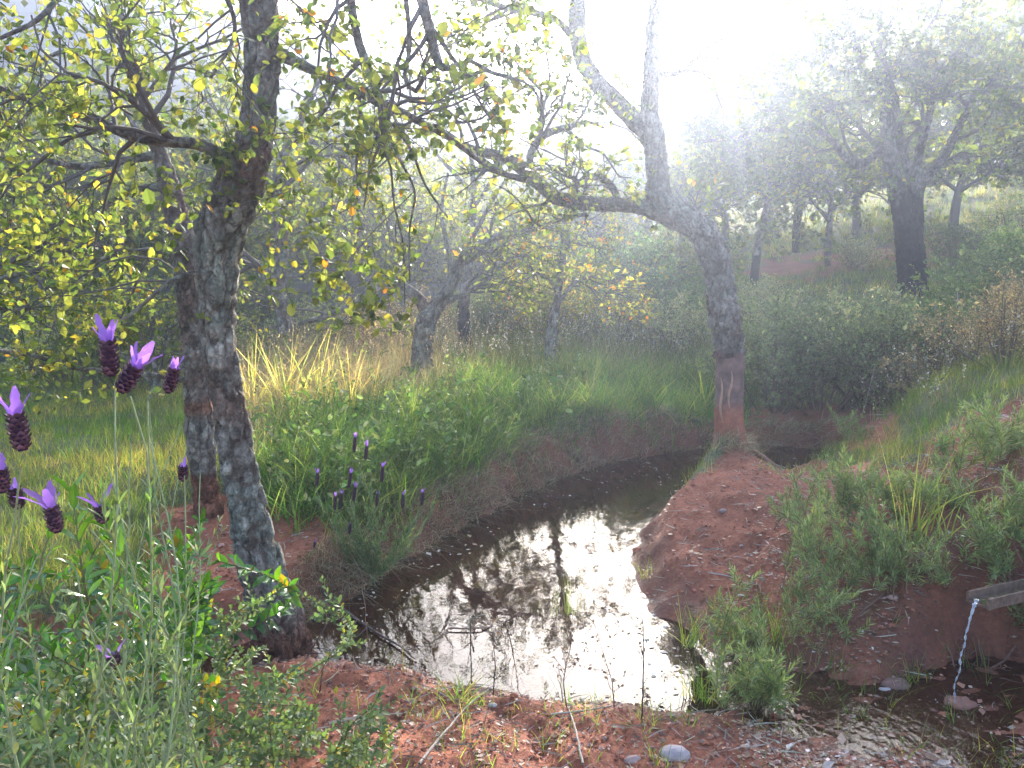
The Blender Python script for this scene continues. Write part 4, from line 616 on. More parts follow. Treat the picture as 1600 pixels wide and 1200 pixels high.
def plant(name, label, cat, base, tips, group, leafm, gap=.03, L=.05, wsc=1., ang=60, tmpl=OVAL, cols=G1, cw=(1, 1, 1, 1), side=0, sideL=.1, nparts=0, stemc=(.16, .15, .07), sr=.003, t0=.15, droop=0., whorl=2, grow=.3, spread=.05, bend=.12, extra=None, bases=None):
    base = np.array(base, float); t = thing(name, label, cat, base, group); B = [base+np.array([R.randn()*spread, R.randn()*spread, -.02]) for _ in tips] if bases is None else bases
    Q = stems_to(B, tips, bend=bend); rad = np.full((len(Q), 9), sr)*np.linspace(1, .5, 9)[None]
    V, F = tubes(Q, rad, 5); mb = MB().add(V, F, stemc); A = sprig_leaves(Q, gap, L, wsc, ang, tmpl, cols, cw, t0=t0, droop=droop, whorl=whorl, grow=grow)
    if side:
        Q2, r2 = spawn(Q, rad, side, .2, .9, sideL, 40, 7, .12, .12, .7, .001); V, F = tubes(Q2, r2, 4); mb.add(V, F, stemc); A2 = sprig_leaves(Q2, gap*.8, L*.85, wsc, ang, tmpl, cols, cw, t0=.1, droop=droop, whorl=whorl, grow=grow); A = [np.concatenate(z) for z in zip(A, A2)]
    mb.build('stem', M_TWIG, t, smooth=True); p, ax, nm, s, c = A; rest = np.arange(len(p))
    if nparts:
        global _sc; tm = (tmpl[0]*[1, wsc, 1], tmpl[1]); rest = add_leaf_parts(t, (p, ax, nm, s[:, 0], c), nparts, leafm, tm)
    if len(rest):
        V, F = place(tmpl[0], tmpl[1], p[rest], ax[rest], nm[rest], s[rest]); o = link('foliage', mesh('foliage', V-np.array(t.location), F, leafm, np.repeat(c[rest], len(tmpl[0]), 0), True), t); o['kind'] = 'stuff'
    return t
rs(63)
GL = [(.05, .12, .03), (.07, .17, .035), (.12, .22, .04), (.24, .16, .03)]; GREYG = [(.13, .19, .09), (.19, .24, .14), (.09, .15, .06), (.24, .28, .11)]; CIST = [(.13, .19, .09), (.18, .24, .12), (.10, .16, .07), (.35, .30, .05)]; WEED = [(.22, .28, .11), (.29, .34, .15), (.17, .23, .09), (.36, .36, .15)]
def gp(px, py): return hit(px, py)
def tipsP(L): return [P(*q) for q in L]
# glossy broad-leaved shrubs in the left foreground
GR = 'glossy leaved shrubs in the left foreground'
plant('broadleaf_shrub', 'glossy green broad leaved shrub with pale shining leaves beside the leaning trunk base', 'shrub', gp(290, 1010), tipsP([(325, 840, 2.5), (285, 880, 2.45), (250, 905, 2.4), (350, 900, 2.5), (330, 950, 2.4), (230, 870, 2.6), (270, 960, 2.3), (310, 905, 2.35)]), GR, M_GLOSS, gap=.05, L=.085, wsc=.85, ang=55, cols=GL, cw=(.35, .35, .25, .05), nparts=110, spread=.06, whorl=2)
plant('broadleaf_shrub', 'bright green broad leaved sprig standing behind the lavender, with reddish top leaves', 'shrub', P(125, 960, 1.7), tipsP([(118, 750, 1.7), (140, 790, 1.65), (95, 800, 1.75), (160, 830, 1.7)]), GR, M_GLOSS, gap=.035, L=.062, wsc=.8, cols=GL, cw=(.3, .35, .3, .08), nparts=70, spread=.03)
plant('broadleaf_shrub', 'dark glossy broad leaved shrub at the left edge of the picture below the lavender', 'shrub', gp(10, 1180), tipsP([(10, 900, 1.8), (50, 860, 1.9), (80, 930, 1.8), (30, 980, 1.7), (110, 880, 2.0), (140, 940, 1.9), (90, 1010, 1.7), (-30, 850, 1.9), (170, 890, 2.1)]), GR, M_GLOSS, gap=.04, L=.07, wsc=.9, cols=GL, cw=(.4, .3, .1, .05), nparts=130, spread=.08)
plant('broadleaf_shrub', 'broad leaved shrub with yellow and orange leaves low in the left corner', 'shrub', gp(100, 1240), tipsP([(60, 1080, 1.75), (120, 1040, 1.8), (150, 1100, 1.7), (30, 1150, 1.6), (200, 1060, 1.8), (110, 1160, 1.6)]), GR, M_GLOSS, gap=.04, L=.055, wsc=1, cols=GL+[(.55, .30, .02), (.5, .42, .05)], cw=(.3, .25, .1, .1, .14, .12), nparts=100, spread=.08)
# cistus-like grey green herbs
GC = 'grey green crinkly leaved herbs in the foreground'
CH = [((250, 1180), [(200, 1020), (260, 1000), (300, 1040), (230, 1090), (330, 1080), (180, 1080)], 2.1, 'grey green crinkly herb mass in the middle of the left foreground'), ((350, 1100), [(330, 970), (380, 950), (420, 930), (450, 915), (400, 985), (310, 1000), (360, 1020)], 2.6, 'crinkly herb climbing in front of the leaning trunk base'),
      ((470, 1190), [(470, 1045), (450, 1080), (490, 1100), (465, 1140), (500, 1150)], 2.3, 'single upright crinkly herb stem standing before bare red earth'), ((330, 1230), [(280, 1110), (350, 1120), (400, 1125), (430, 1160), (370, 1180), (300, 1170)], 2.0, 'low crinkly herb patch along the bottom edge, left of the upright stem'),
      ((560, 1230), [(540, 1130), (580, 1110), (610, 1080), (560, 1160), (520, 1170), (620, 1130)], 2.2, 'small crinkly herb by the bottom edge right of the upright stem'), ((130, 1180), [(90, 1030), (150, 990), (190, 960), (120, 1080), (60, 1100)], 1.6, 'pale crinkly herb in front of the dark glossy shrub'),
      ((60, 1240), [(20, 1100), (80, 1120), (130, 1140), (40, 1170), (170, 1160)], 1.4, 'crinkly herb in the bottom left corner'), ((230, 1240), [(200, 1130), (250, 1140), (290, 1150), (160, 1180), (320, 1190)], 1.6, 'crinkly herb at the bottom edge between the corner and the herb mass')]
for (b, tp, Yd, lab) in CH:
    plant('crinkly_herb', lab, 'herb', gp(*b) if Yd > 1.9 else P(b[0], b[1]+120, Yd), tipsP([(u_, v_, Yd+R.uniform(-.15, .15)) for u_, v_ in tp]), GC, M_HERB, gap=.018, L=.03, wsc=1.25, ang=65, cols=CIST, cw=(.35, .35, .22, .05), side=7, sideL=.13, nparts=40, spread=.07, tmpl=OVAL, sr=.0028)
# lavender
def lav_head(t, a, b, petals=5, wr=.0085, pl=.024, open_=.45):
    """spike from a (bottom) to b (top of the dark part) with purple petals above"""
    a, b = np.array(a), np.array(b); ax = nrm(b-a); L = np.linalg.norm(b-a); u = nrm(np.cross(ax, [.2, 1, .1])); v = np.cross(ax, u); mb = MB()
    tt = np.linspace(0, 1, 10); rad = wr*np.sqrt(np.clip(np.sin(np.linspace(.35, 2.75, 10)), 0, 1)); q = a+(b-a)*tt[:, None]; V, F, _ = tube(q, rad*.85, 10); mb.add(V, F, (.05, .022, .05))
    nr = max(6, int(L/.0042)); p, axs, nm, s, c = [], [], [], [], []
    for i in range(nr):
        t0 = (i+.3)/nr; r_ = wr*math.sqrt(max(0, math.sin(.35+2.4*t0)))
        for k in range(9):
            th = k*6.283/9+(i % 2)*.35; d = u*math.cos(th)+v*math.sin(th); p.append(a+(b-a)*t0+d*r_*.6); axs.append(nrm(ax*.75+d*.75)); nm.append(d); s.append(.0078); c.append((.115, .07, .09) if (i+k) % 3 else (.21, .13, .17))
    V, F = place(LEAF6[0]*[1, 1.4, 1], LEAF6[1], np.array(p), np.array(axs), np.array(nm), np.array(s)); mb.add(V, F, np.repeat(np.array(c)*np.exp(R.randn(len(c), 1)*.2), 7, 0))
    h = mb.build('flower_head', M_BUD, t)
    for k in range(petals):
        th = k*6.283/petals+R.uniform(-.3, .3); d = u*math.cos(th)+v*math.sin(th); m = MB(); l = pl*R.uniform(.7, 1.25); n = 7; o_ = open_*R.uniform(.5, 1.3); rows = []
        for i in range(n):
            w_ = i/(n-1); cpt = b-ax*.003+d*.003+ax*l*w_*(1-.2*o_*w_)+d*l*o_*w_**1.3; hw = l*.155*math.sin(.45+2.35*w_)*(1+.15*R.randn()); sd = nrm(np.cross(ax, d)); rows += [cpt-sd*hw+d*hw*.25*R.randn(), cpt+d*.001, cpt+sd*hw+d*hw*.25*R.randn()]
        F = np.array([(3*i+j, 3*i+j+1, 3*i+j+4, 3*i+j+3) for i in range(n-1) for j in (0, 1)]); m.add(np.array(rows), F, np.array((.34, .19, .52))*R.uniform(.8, 1.2)); m.build('petal', M_PETAL, h, smooth=True, off=np.array(t.location))
    return h
def lavender(label, base, heads, group, leafy, wr=.0085, pl=.029, sr=.0012, gap=.014, L=.027, nparts=0, extra_tips=(), t0=.1):
    base = np.array(base, float); t = thing('lavender', label, 'lavender', base, group)
    tips = [h[0] for h in heads]; B = [base+np.array([R.randn()*.05, R.randn()*.05, -.03]) for _ in range(len(tips)+len(extra_tips))]
    Q = stems_to(B, list(tips)+list(extra_tips), n=11, bend=.06); rad = np.full((len(Q), 11), sr)*np.linspace(1.5, .75, 11)[None]
    for q, r_ in zip(Q, rad):
        V, F, _ = tube(q, r_, 6); MB().add(V, F, (.26, .32, .16)).build('stem', M_TWIG, t, smooth=True)
    for h in heads: lav_head(t, h[0], h[1], h[2] if len(h) > 2 else 5, wr=wr*(h[3] if len(h) > 3 else 1), pl=pl*(h[3] if len(h) > 3 else 1), open_=h[4] if len(h) > 4 else .45)
    A = sprig_leaves(Q, gap, L, 1.0, 38, LONG4, GREYG, (.3, .3, .25, .15), t0=t0, t1=.84, whorl=2, grow=.35); Q2, r2 = spawn(Q, rad, leafy, .1, .75, .10, 32, 7, .1, .1, .7, .001); V, F = tubes(Q2, r2, 4); MB().add(V, F, (.2, .24, .12)).build('side_shoots', M_TWIG, t)['kind'] = 'stuff'
    A2 = sprig_leaves(Q2, gap*.75, L*.8, 1.0, 38, LONG4, GREYG, (.3, .3, .25, .15), t0=.05, whorl=3, grow=.3); p, ax, nm, s, c = [np.concatenate(z) for z in zip(A, A2)]
    V, F = place(LONG4[0], LONG4[1], p, ax, nm, s); o = link('foliage', mesh('foliage', V-base, F, M_HERB, np.repeat(c, 6, 0)), t); o['kind'] = 'stuff'; return t
rs(64)
H = lambda a, b, Yd, *z: (P(*a, Yd), P(*b, Yd), *z)
GV = 'purple lavenders'
lavender('tall lavender with a big purple tuft at the left edge of the picture', P(90, 1300, .95), [H((36, 704), (24, 648), .78, 5, 1, .45), H((30, 795), (22, 765), .95, 2, .7, .2), H((90, 832), (80, 793), .95, 5, 1, .8), H((4, 770), (0, 735), .9, 2, .9, .2)], GV, 2, gap=.02, extra_tips=[P(60, 850, 1.0), P(110, 900, 1.0)])
lavender('tall lavender with two big purple tufted spikes just left of the paired trunks', P(190, 1290, 1.05), [H((174, 588), (168, 534), .86, 5, 1, .4), H((188, 612), (212, 572), .86, 5, 1, .55), H((162, 818), (156, 792), 1.1, 4, .9, .8), H((182, 1040), (176, 1026), 1.0, 3, .7, .9)], GV, 2, gap=.02, extra_tips=[P(205, 690, 1.05), P(160, 740, 1.1), P(225, 660, 1.15), P(120, 960, .9)])
lavender('slender lavender flowering right against the left side of the near trunks', P(250, 1290, 1.35), [H((262, 614), (272, 576), 1.05, 4, .75, .2), H((286, 752), (286, 730), 1.3, 2, .7, .1)], GV, 2, gap=.022, extra_tips=[P(285, 660, 1.4), P(240, 640, 1.35), P(300, 700, 1.45), P(330, 740, 1.6)])
bl = gp(580, 905); Yl = bl[1]-.12
lavender('bushy lavender with a dozen purple flowers on the bank at the water edge', bl, [H((a[0]-1, a[1]+7), (b[0], b[1]-1), Yl+R.uniform(-.12, .12), n, sc, .4) for a, b, n, sc in (((554, 700), (555, 684), 5, 1.0), ((572, 712), (573, 698), 4, .9), ((597, 746), (598, 730), 5, 1.0), ((496, 752), (496, 740), 5, .9), ((546, 755), (548, 740), 5, .9), ((553, 775), (555, 762), 5, .9), ((524, 790), (524, 776), 4, .8), ((531, 789), (534, 772), 4, .8), ((589, 784), (590, 772), 2, .7), ((630, 787), (630, 774), 3, .8), ((660, 783), (660, 770), 3, .8), ((547, 828), (547, 820), 1, .7))], GV, 7, wr=.0125, pl=.036, sr=.0019, gap=.017, L=.045, extra_tips=[P(610, 770, Yl), P(645, 800, Yl+.05), P(670, 790, Yl), P(575, 760, Yl), P(520, 810, Yl), P(560, 800, Yl-.1), P(600, 820, Yl-.1), P(640, 850, Yl-.1), P(680, 760, Yl+.1)])
b2 = gp(492, 890); lavender('tiny lavender with a single purple bud over dry straw beside the leaning trunk', b2, [H((491, 856), (492, 847), b2[1], 2, .8, .2)], GV, 3, sr=.0015)
# weeds on the right bank
GW = 'narrow leaved pale green weeds on the right bank'
WD = [((1262, 835), [(1235, 745), (1262, 755), (1290, 735), (1250, 775)], .9, 'weed clump nearest the red mound on the right bank'), ((1330, 820), [(1320, 720), (1345, 735), (1300, 730), (1360, 750), (1335, 760)], 1, 'tall bushy weed clump second from the mound'), ((1395, 800), [(1372, 735), (1400, 725), (1420, 760), (1385, 760)], 1, 'weed clump just left of the long bladed grass'),
      ((1275, 920), [(1240, 800), (1270, 790), (1290, 820), (1255, 840), (1300, 850)], 1, 'weed clump halfway down the right bank, closest to bare earth'), ((1380, 880), [(1360, 800), (1385, 810), (1405, 830), (1370, 840)], .8, 'bright weed in the middle of the right bank'), ((1300, 985), [(1280, 900), (1305, 890), (1320, 930), (1265, 935)], .8, 'weed low on the right bank left of the middle'), ((1375, 905), [(1368, 850), (1382, 845), (1395, 870)], .8, 'small upright yellow green weed at mid bank'),
      ((1160, 1040), [(1140, 930), (1165, 910), (1185, 940), (1120, 960), (1200, 970)], .8, 'reddish stemmed weed at the tip of the mound near the water'), ((1180, 1115), [(1160, 1000), (1185, 1030), (1200, 1050), (1150, 1060), (1215, 1080), (1170, 1075)], .9, 'leafy weed growing in the trickle mouth'), ((1275, 1040), [(1268, 940), (1280, 985), (1290, 1000)], .5, 'thin single weed stalk on wet earth in front of the bank'),
      ((1545, 900), [(1530, 790), (1550, 800), (1570, 780), (1520, 830)], 1, 'weed clump above the wooden spout'), ((1600, 860), [(1590, 760), (1620, 740), (1570, 790), (1640, 780)], 1, 'weed clump cut by the right edge of the picture above the spout'), ((1500, 760), [(1500, 630), (1515, 650), (1490, 680), (1510, 700)], 1, 'tall feathery weed standing on the right bank under the shrubs'), ((1560, 720), [(1540, 640), (1570, 620), (1590, 650), (1600, 680)], 1, 'leafy weed right of the tall feathery weed'),
      ((1440, 900), [(1430, 850), (1450, 840), (1460, 870)], .7, 'small weed right of the bright one at mid bank'), ((1480, 800), [(1470, 745), (1490, 740), (1500, 770)], .9, 'weed right of the long bladed grass'), ((1320, 700), [(1310, 650), (1340, 640), (1350, 670)], .9, 'weed at the far corner of the pond'), ((1620, 1000), [(1590, 920), (1610, 900), (1630, 940)], .8, 'small green weed beside the end of the spout')]
for (b, tp, sc, lab) in WD:
    q = gp(*b); tp = list(tp)+[(tp[int(R.randint(len(tp)))][0]+R.uniform(-28, 28)*sc, tp[0][1]+R.uniform(-5, 70)*sc) for _ in range(0 if 'single' in lab else 5)]; plant('narrow_leaved_weed', lab, 'weed', q, [P(u_, v_, q[1]+R.uniform(-.2, .15)) for u_, v_ in tp], GW, M_HERB, gap=.016, L=.062*sc, wsc=.9, ang=50, tmpl=LONG4, cols=WEED, cw=(.3, .3, .2, .15), side=5, sideL=.15, spread=.1, whorl=3, stemc=(.24, .14, .09), sr=.0028, t0=.3, nparts=24)
def grass_clump(label, px, py, n, h, w, cols, lean=.35, curve=.4, name='long_bladed_grass'):
    q = gp(px, py); t = thing(name, label, 'grass clump', q, 'grass clumps')
    for k in range(n):
        V, F, _ = blades(np.array([q+[R.randn()*.035, R.randn()*.035, -.01]]), np.array([h*R.uniform(.6, 1.15)]), np.array([w]), np.array([R.uniform(0, 6.28)]), np.array([abs(R.randn())*lean]), np.array([abs(R.randn())*curve]), 6); MB().add(V, [f for f in F], mixcol(cols, [1]*len(cols), 1)[0]).build('blade', M_GRASS, t)
YG = [(.28, .32, .10), (.22, .30, .08), (.35, .33, .13)]
grass_clump('clump of long yellow green grass blades on the right bank', 1425, 850, 22, .62, .010, YG, .16, .3); grass_clump('smaller yellow green grass clump just right of the long bladed one', 1475, 850, 14, .40, .009, YG); grass_clump('bright grass clump at the tip of the mound near the water', 1150, 1000, 26, .28, .006, YG)
grass_clump('green sedge clump left of the weed in the trickle mouth', 1095, 1095, 40, .24, .005, G1+YG, .3, .4); grass_clump('green sedge clump at the foot of the mound tip', 1080, 1010, 40, .24, .005, G1+YG, .3, .4); grass_clump('thin sedge clump standing in the wet mud right of the mound tip', 1215, 1010, 36, .26, .005, G1+YG, .3, .4)
grass_clump('green grass clump behind the bushy lavender', 520, 760, 60, .34, .007, G1, .25, .3); grass_clump('grassy tuft at the near water edge in the middle', 720, 1100, 40, .15, .006, G1+YG, .8, .5); grass_clump('thin grass tuft at the right end of the near shore', 1010, 1135, 26, .16, .004, G1+YG, .5, .4)
grass_clump('arching grass tuft below the moss stub tree', 640, 680, 40, .75, .009, G1+YG, .3, .9); grass_clump('thin rushes standing in the pond reflection', 888, 960, 30, .26, .003, [(.2, .25, .12)], .12, .15, 'rush_clump'); grass_clump('yellowish grass clump at the mound edge over the water', 1010, 905, 18, .2, .005, YG, .5, .5)

STRAW = [(.62, .56, .34), (.55, .45, .18), (.36, .42, .16), (.66, .5, .26)]
for (px_, py_, n_, h_, lb_) in ((400, 660, 46, .85, 'tall pale grass clump leaning right beside the near trunks'), (450, 655, 50, .85, 'tall yellow green grass clump second from the near trunks'), (500, 650, 46, .8, 'tall golden grass clump in the middle of the dry grass'), (550, 655, 40, .7, 'golden grass clump just left of the mossy stub tree'), (590, 640, 30, .6, 'small straw clump at the foot of the mossy stub tree'), (1100, 640, 40, .6, 'bright grass clump left of the bent trunk base'), (870, 660, 40, .55, 'bright grass clump on the far bank below the thin leaning oak')): grass_clump(lb_, px_, py_, n_, h_, .012, STRAW if px_ < 800 else G1+YG, .3, .6, 'straw_clump' if px_ < 800 else 'grass_clump')
# ------------------------------------------------------------------ shrubs behind the pond
def shrub_kind(seed, h, wd, size, colw, cols, name, dense=1., mt=None):
    rs(seed); t = thing(name, 'k', 'shrub', (0, 0, 0), 'shrubs behind the pond'); n = 16; a = R.uniform(0, 6.28, n); rr = wd*np.sqrt(R.uniform(0, 1, n)); Q = []
    for k in range(n):
        tp = np.array([math.cos(a[k])*rr[k], math.sin(a[k])*rr[k], h*R.uniform(.6, .95)*(1-.35*(rr[k]/wd)**2)]); b = tp*[.25, .25, 0]; s = np.linspace(0, 1, 8)[:, None]; Q.append(b*(1-s)+tp*s+np.array([0, 0, -.05])+tp*[.15, .15, 0]*np.sin(s*3.1))
    Q = np.array(Q); r = np.full((n, 8), .012)*np.linspace(1, .4, 8)[None]; A1, r1 = spawn(Q, r, 8, .2, 1, h*.38, 45, 6, .2, .05, .6); A2, r2 = spawn(A1, r1, 5, .2, 1, h*.2, 45, 5, .2, .05, .6)
    mb = MB()
    for q, r_, k in ((Q, r, 5), (A1, r1, 4), (A2, r2, 3)): V, F = tubes(q, r_, k); mb.add(V, F, (.17, .12, .09))
    mb.build('stems', M_TWIG, t)['kind'] = 'stuff'; p, ax, nm, s = leaves_on(A2, int(14*dense), size, out=50); p2, ax2, nm2, s2 = leaves_on(A1, 10, size); p, ax, nm, s = [np.concatenate(z) for z in ((p, p2), (ax, ax2), (nm, nm2), (s, s2))]
    top = sst(.6*h, 1.1*h, p[:, 2])[:, None]; c = mixcol(cols, colw, len(p), .25); V, F = place(*LEAF2, p, ax, nm, s); o = link('foliage', mesh('foliage', V, F, mt or M_FAR, np.repeat(c, 4, 0)), t); o['kind'] = 'stuff'; return t
SH = {'dark': shrub_kind(71, 1.25, .75, .034, (.4, .4, .2), [(.12, .16, .09), (.16, .20, .11), (.22, .23, .14)], 'dark_shrub', 1.2), 'pale': shrub_kind(72, 1.0, .7, .03, (.3, .4, .3), [(.32, .32, .19), (.25, .28, .15), (.44, .41, .27)], 'pale_shrub', 1.1), 'lush': shrub_kind(73, 1.6, .9, .05, (.4, .4, .2), [(.12, .20, .08), (.18, .25, .10), (.09, .15, .06)], 'lush_shrub', 1.2),
      'gold': shrub_kind(74, 1.2, .7, .04, (.15, .35, .5), [(.42, .28, .06), (.30, .28, .09), (.15, .18, .06)], 'golden_shrub', .5), 'dry': shrub_kind(75, .8, .6, .02, (.4, .4, .2), [(.30, .22, .15), (.38, .30, .2), (.2, .18, .1)], 'dry_shrub', .8)}
SP = [('dark', 1215, 9.9, 1.05, 'dark shrub directly behind the bent tree trunk'), ('dark', 1300, 9.7, 1.1, 'dark shrub at the far corner of the pond'), ('pale', 1370, 9.9, 1.25, 'shrub with sunlit pale yellow tips behind the far corner of the pond'), ('dark', 1440, 8.6, .95, 'dark shrub below the sunlit pale one, over the right bank'), ('pale', 1250, 11.2, 1.1, 'pale shrub behind the dark pair at the far corner'), ('dark', 1340, 11.4, .7, 'dark shrub below the charred tree, left'),
      ('lush', 1510, 9.6, .6, 'lush green shrub on the slope right of the charred trunk'), ('dry', 1545, 8.0, .85, 'dry brown twiggy shrub on the right slope'), ('dry', 1480, 8.2, .9, 'small dry shrub left of the brown twiggy one'), ('dark', 1600, 9.4, 1.1, 'dark shrub at the right edge of the picture'), ('dry', 1590, 6.9, .9, 'brown shrub at the right edge above the weeds'), ('lush', 1570, 13, .6, 'lush shrub higher up the right slope'), ('pale', 1180, 13.5, .8, 'pale bush right behind the bent trunk further off'),
      ('lush', 985, 13.5, 1.0, 'rounded bright green bush under the long horizontal limb'), ('lush', 930, 14.2, .9, 'green bush left of the rounded bright one'), ('gold', 850, 12.0, .95, 'bush with golden yellow leaves beside the thin leaning oak'), ('gold', 940, 12.4, .8, 'smaller golden bush right of the thin leaning oak'), ('gold', 800, 13.2, .8, 'golden bush left of the thin leaning oak'), ('pale', 1040, 12.2, .9, 'pale bush above the lush grass left of the bent trunk'), ('dark', 760, 12.8, .8, 'dark bush at the foot of the slim dark trunk'),
      ('dry', 560, 11.5, 1.1, 'pinkish dry bush behind the golden grass'), ('dry', 640, 12.5, 1.1, 'dry bush behind the moss stub tree'), ('pale', 500, 13, 1.0, 'pale bush behind the crooked oak'), ('dark', 180, 10.5, .9, 'dark bush in the meadow at the left'), ('pale', 90, 11.5, 1.0, 'pale bush in the meadow near the left edge'), ('dark', 30, 14, 1.1, 'dark bush deep in the meadow near the left edge'), ('pale', 320, 12, 1.0, 'pale bush between the paired trunks and the crooked oak'), ('dark', 420, 15, 1.2, 'dark bush far behind the crooked oak'),
      ('pale', 1110, 19, .8, 'pale bush by the track behind the bent tree'), ('pale', 1350, 18, .7, 'low pale bush on the slope left of the charred tree'), ('dark', 1500, 17, .7, 'dark bush on the slope behind the charred tree'), ('pale', 1620, 16, 1.3, 'pale bush far up at the right edge')]
used = set()
for k, (kd, px, Yd, sc, lab) in enumerate(SP):
    o = SH[kd] if kd not in used else copy_tree(SH[kd]); used.add(kd); o.location = on(px, Yd); o.rotation_euler = (0, 0, k*1.3); o.scale = (sc,)*3; o['label'] = lab
# ------------------------------------------------------------------ spout and falling water
rs(65)
a = P(1527, 944, 3.62); b = P(1690, 905, 3.95); d = nrm(b-a); sdv = nrm(np.cross(d, [0, 0, 1])); upv = np.cross(sdv, d); Ls = np.linalg.norm(b-a)
ts = thing('water_spout', 'weathered wooden trough spout jutting from the red bank with water running off its end', 'spout', a)
def board(name, o, l, w, h, L0=0, col=(.26, .17, .12)):
    n = 10; mb = MB(); V = []; 
    for i in range(n+1):
        for (s1, s2) in ((-1, -1), (1, -1), (1, 1), (-1, 1)): q = o + d*(L0+l*i/n) + sdv*(s1*w/2) + upv*(s2*h/2) + (R.randn(3)*.0012); V.append(q)
    F = [(4*i+j, 4*i+(j+1) % 4, 4*i+4+(j+1) % 4, 4*i+4+j) for i in range(n) for j in range(4)] + [(3, 2, 1, 0), (4*n, 4*n+1, 4*n+2, 4*n+3)]
    return mb.add(np.array(V), np.array(F), col).build(name, M_WOOD, ts)
board('bottom_board', a, Ls, .085, .012, col=(.17, .11, .08)); board('side_board', a+sdv*.05+upv*.016, Ls, .012, .05, col=(.19, .125, .09)); board('side_board', a-sdv*.05+upv*.016, Ls, .012, .05, .0, (.16, .10, .07))
mw, ns, ln = mat('falling_water'); pw = N(ns, 'ShaderNodeBsdfPrincipled'); pw.inputs['Base Color'].default_value = (.9, .95, 1, 1); pw.inputs['Roughness'].default_value = .08; pw.inputs['Transmission Weight'].default_value = .75; pw.inputs['IOR'].default_value = 1.33; ln.new(pw.outputs[0], N(ns, 'ShaderNodeOutputMaterial').inputs[0])
end = P(1489, 1088, 3.5); end[2] = .05; st = a - d*.005 + upv*.016; n = 60; tt = np.linspace(0, 1, n); q = st[None]*(1-tt[:, None]) + end[None]*tt[:, None]; q[:, 2] = st[2] + (end[2]-st[2])*tt**1.7; q += np.stack([np.sin(tt*34)*.003, np.cos(tt*29)*.003, tt*0], -1)*(.4+tt[:, None])
fw = thing('falling_water', 'thin broken thread of bright water falling from the wooden spout', 'water', st); mb = MB(); V, F, _ = tube(q[:30], .0085*(1-1.2*tt[:30])*(1+.3*np.sin(tt[:30]*60)+.25*np.sin(tt[:30]*97+1)), 8); mb.add(V, F, 1); i0 = 29
while i0 < 58: i1 = min(59, i0+R.randint(2, 5)); qq = q[i0:i1+1]; nn = len(qq)*3; qq = resample(qq, np.zeros(len(qq)), nn)[0]; V, F, _ = tube(qq, np.sin(np.linspace(.1, 3.04, nn))*R.uniform(.0035, .006), 7); mb.add(V, F, 1); i0 = i1+(R.rand() < .35)
mb.build('water_thread', mw, fw, smooth=True); kd_ = 60; ti = R.randint(8, 59, kd_); pd_ = q[ti]+R.randn(kd_, 3)*[.008, .008, .01]; V, F = place(ICO, ICF, pd_, R.randn(kd_, 3), R.randn(kd_, 3), R.uniform(.002, .005, kd_)); MB().add(V, F, 1).build('water_drops', mw, fw, smooth=True)['kind'] = 'stuff'
q2 = np.array([a+d*l_+upv*.014 for l_ in np.linspace(0, Ls*.98, 14)]); V = np.concatenate([q2-sdv*.042, q2+sdv*.042]) ; F = np.array([(i, i+1, 14+i+1, 14+i) for i in range(13)]); tag(MB().add(V, F, 1).build('channel_water', M_STREAM, fw), None)
k = 46; pp = end+R.randn(k, 3)*[.035, .03, .0]; pp[:, 2] = .05+abs(R.randn(k))*.022; V, F = place(ICO, ICF, pp, R.randn(k, 3), R.randn(k, 3), R.uniform(.003, .009, k)); MB().add(V, F, 1).build('splash', mw, fw, smooth=True)['kind'] = 'stuff'

# ------------------------------------------------------------------ fallen sticks, stalks and stones
def stick(name, label, cat, pts, r, col, twigs=0, tw=.12, group=None, lift=.012, leafs=None):
    Q = []
    for z in pts:
        if len(z) == 2: g = gp(*z) if not inpoly(*W0(*z), POND) else np.array([*W0(*z), 0.0]); Q.append([g[0], g[1], max(g[2], 0)+lift])
        else: Q.append(P(*z))
    c = catmull(np.array(Q), .03); c = c+np.cumsum(R.randn(*c.shape)*.0012, 0); rr = np.linspace(r, r*.35, len(c)); t = thing(name, label, cat, c[0], group); V, F, _ = tube(c, rr, 7); MB().add(V, F, col).build('stem', M_TWIG, t, smooth=True)
    if twigs:
        a_, b_ = resample(c, rr, 14); Q1, r1 = spawn(a_[None], b_[None], twigs, .2, 1, tw, 45, 6, .15, .02, .6, .0008); V, F = tubes(Q1, r1, 4); MB().add(V, F, col).build('side_twigs', M_TWIG, t)['kind'] = 'stuff'
        if leafs: p, ax, nm, s = leaves_on(Q1, leafs[0], leafs[1]); V, F = place(*LEAF2, p, ax, nm, s); MB().add(V, F, leafs[2]).build('dry_leaves', M_DRY, t)['kind'] = 'stuff'
    return t
rng_roots = [((1420, 960), (1480, 1010), (1500, 1060)), ((1560, 960), (1530, 1000), (1545, 1050), (1580, 1080)), ((1380, 930), (1330, 975), (1320, 1030)), ((1590, 1010), (1560, 1040), (1500, 1062)), ((1250, 960), (1300, 985), (1370, 990))]
GS = 'fallen sticks round the pond'; DK = (.12, .085, .07); PL = (.42, .35, .28)
stick('fallen_branch', 'dark curved fallen branch lying from the water onto the near shore', 'branch', [(500, 925), (545, 962), (590, 990), (630, 1015), (645, 1030)], .011, DK, 8, .16, GS)
stick('fallen_branch', 'thin dark branch leaning up from the shore at the left of the near water', 'branch', [(478, 1030), (500, 1000, 3.6), (530, 950, 3.7), (545, 925, 3.75)], .006, DK, 6, .15, GS)
stick('fallen_branch', 'pale dry stick rising from the bottom edge toward the near shore', 'branch', [(655, 1205), (700, 1150), (735, 1110), (772, 1080)], .006, PL, 3, .06, GS, lift=.03)
stick('fallen_branch', 'long pale thin stalk crossing the near shore right of the middle', 'branch', [(910, 1205), (895, 1140), (880, 1085), (872, 1050)], .005, PL, 2, .06, GS, lift=.03)
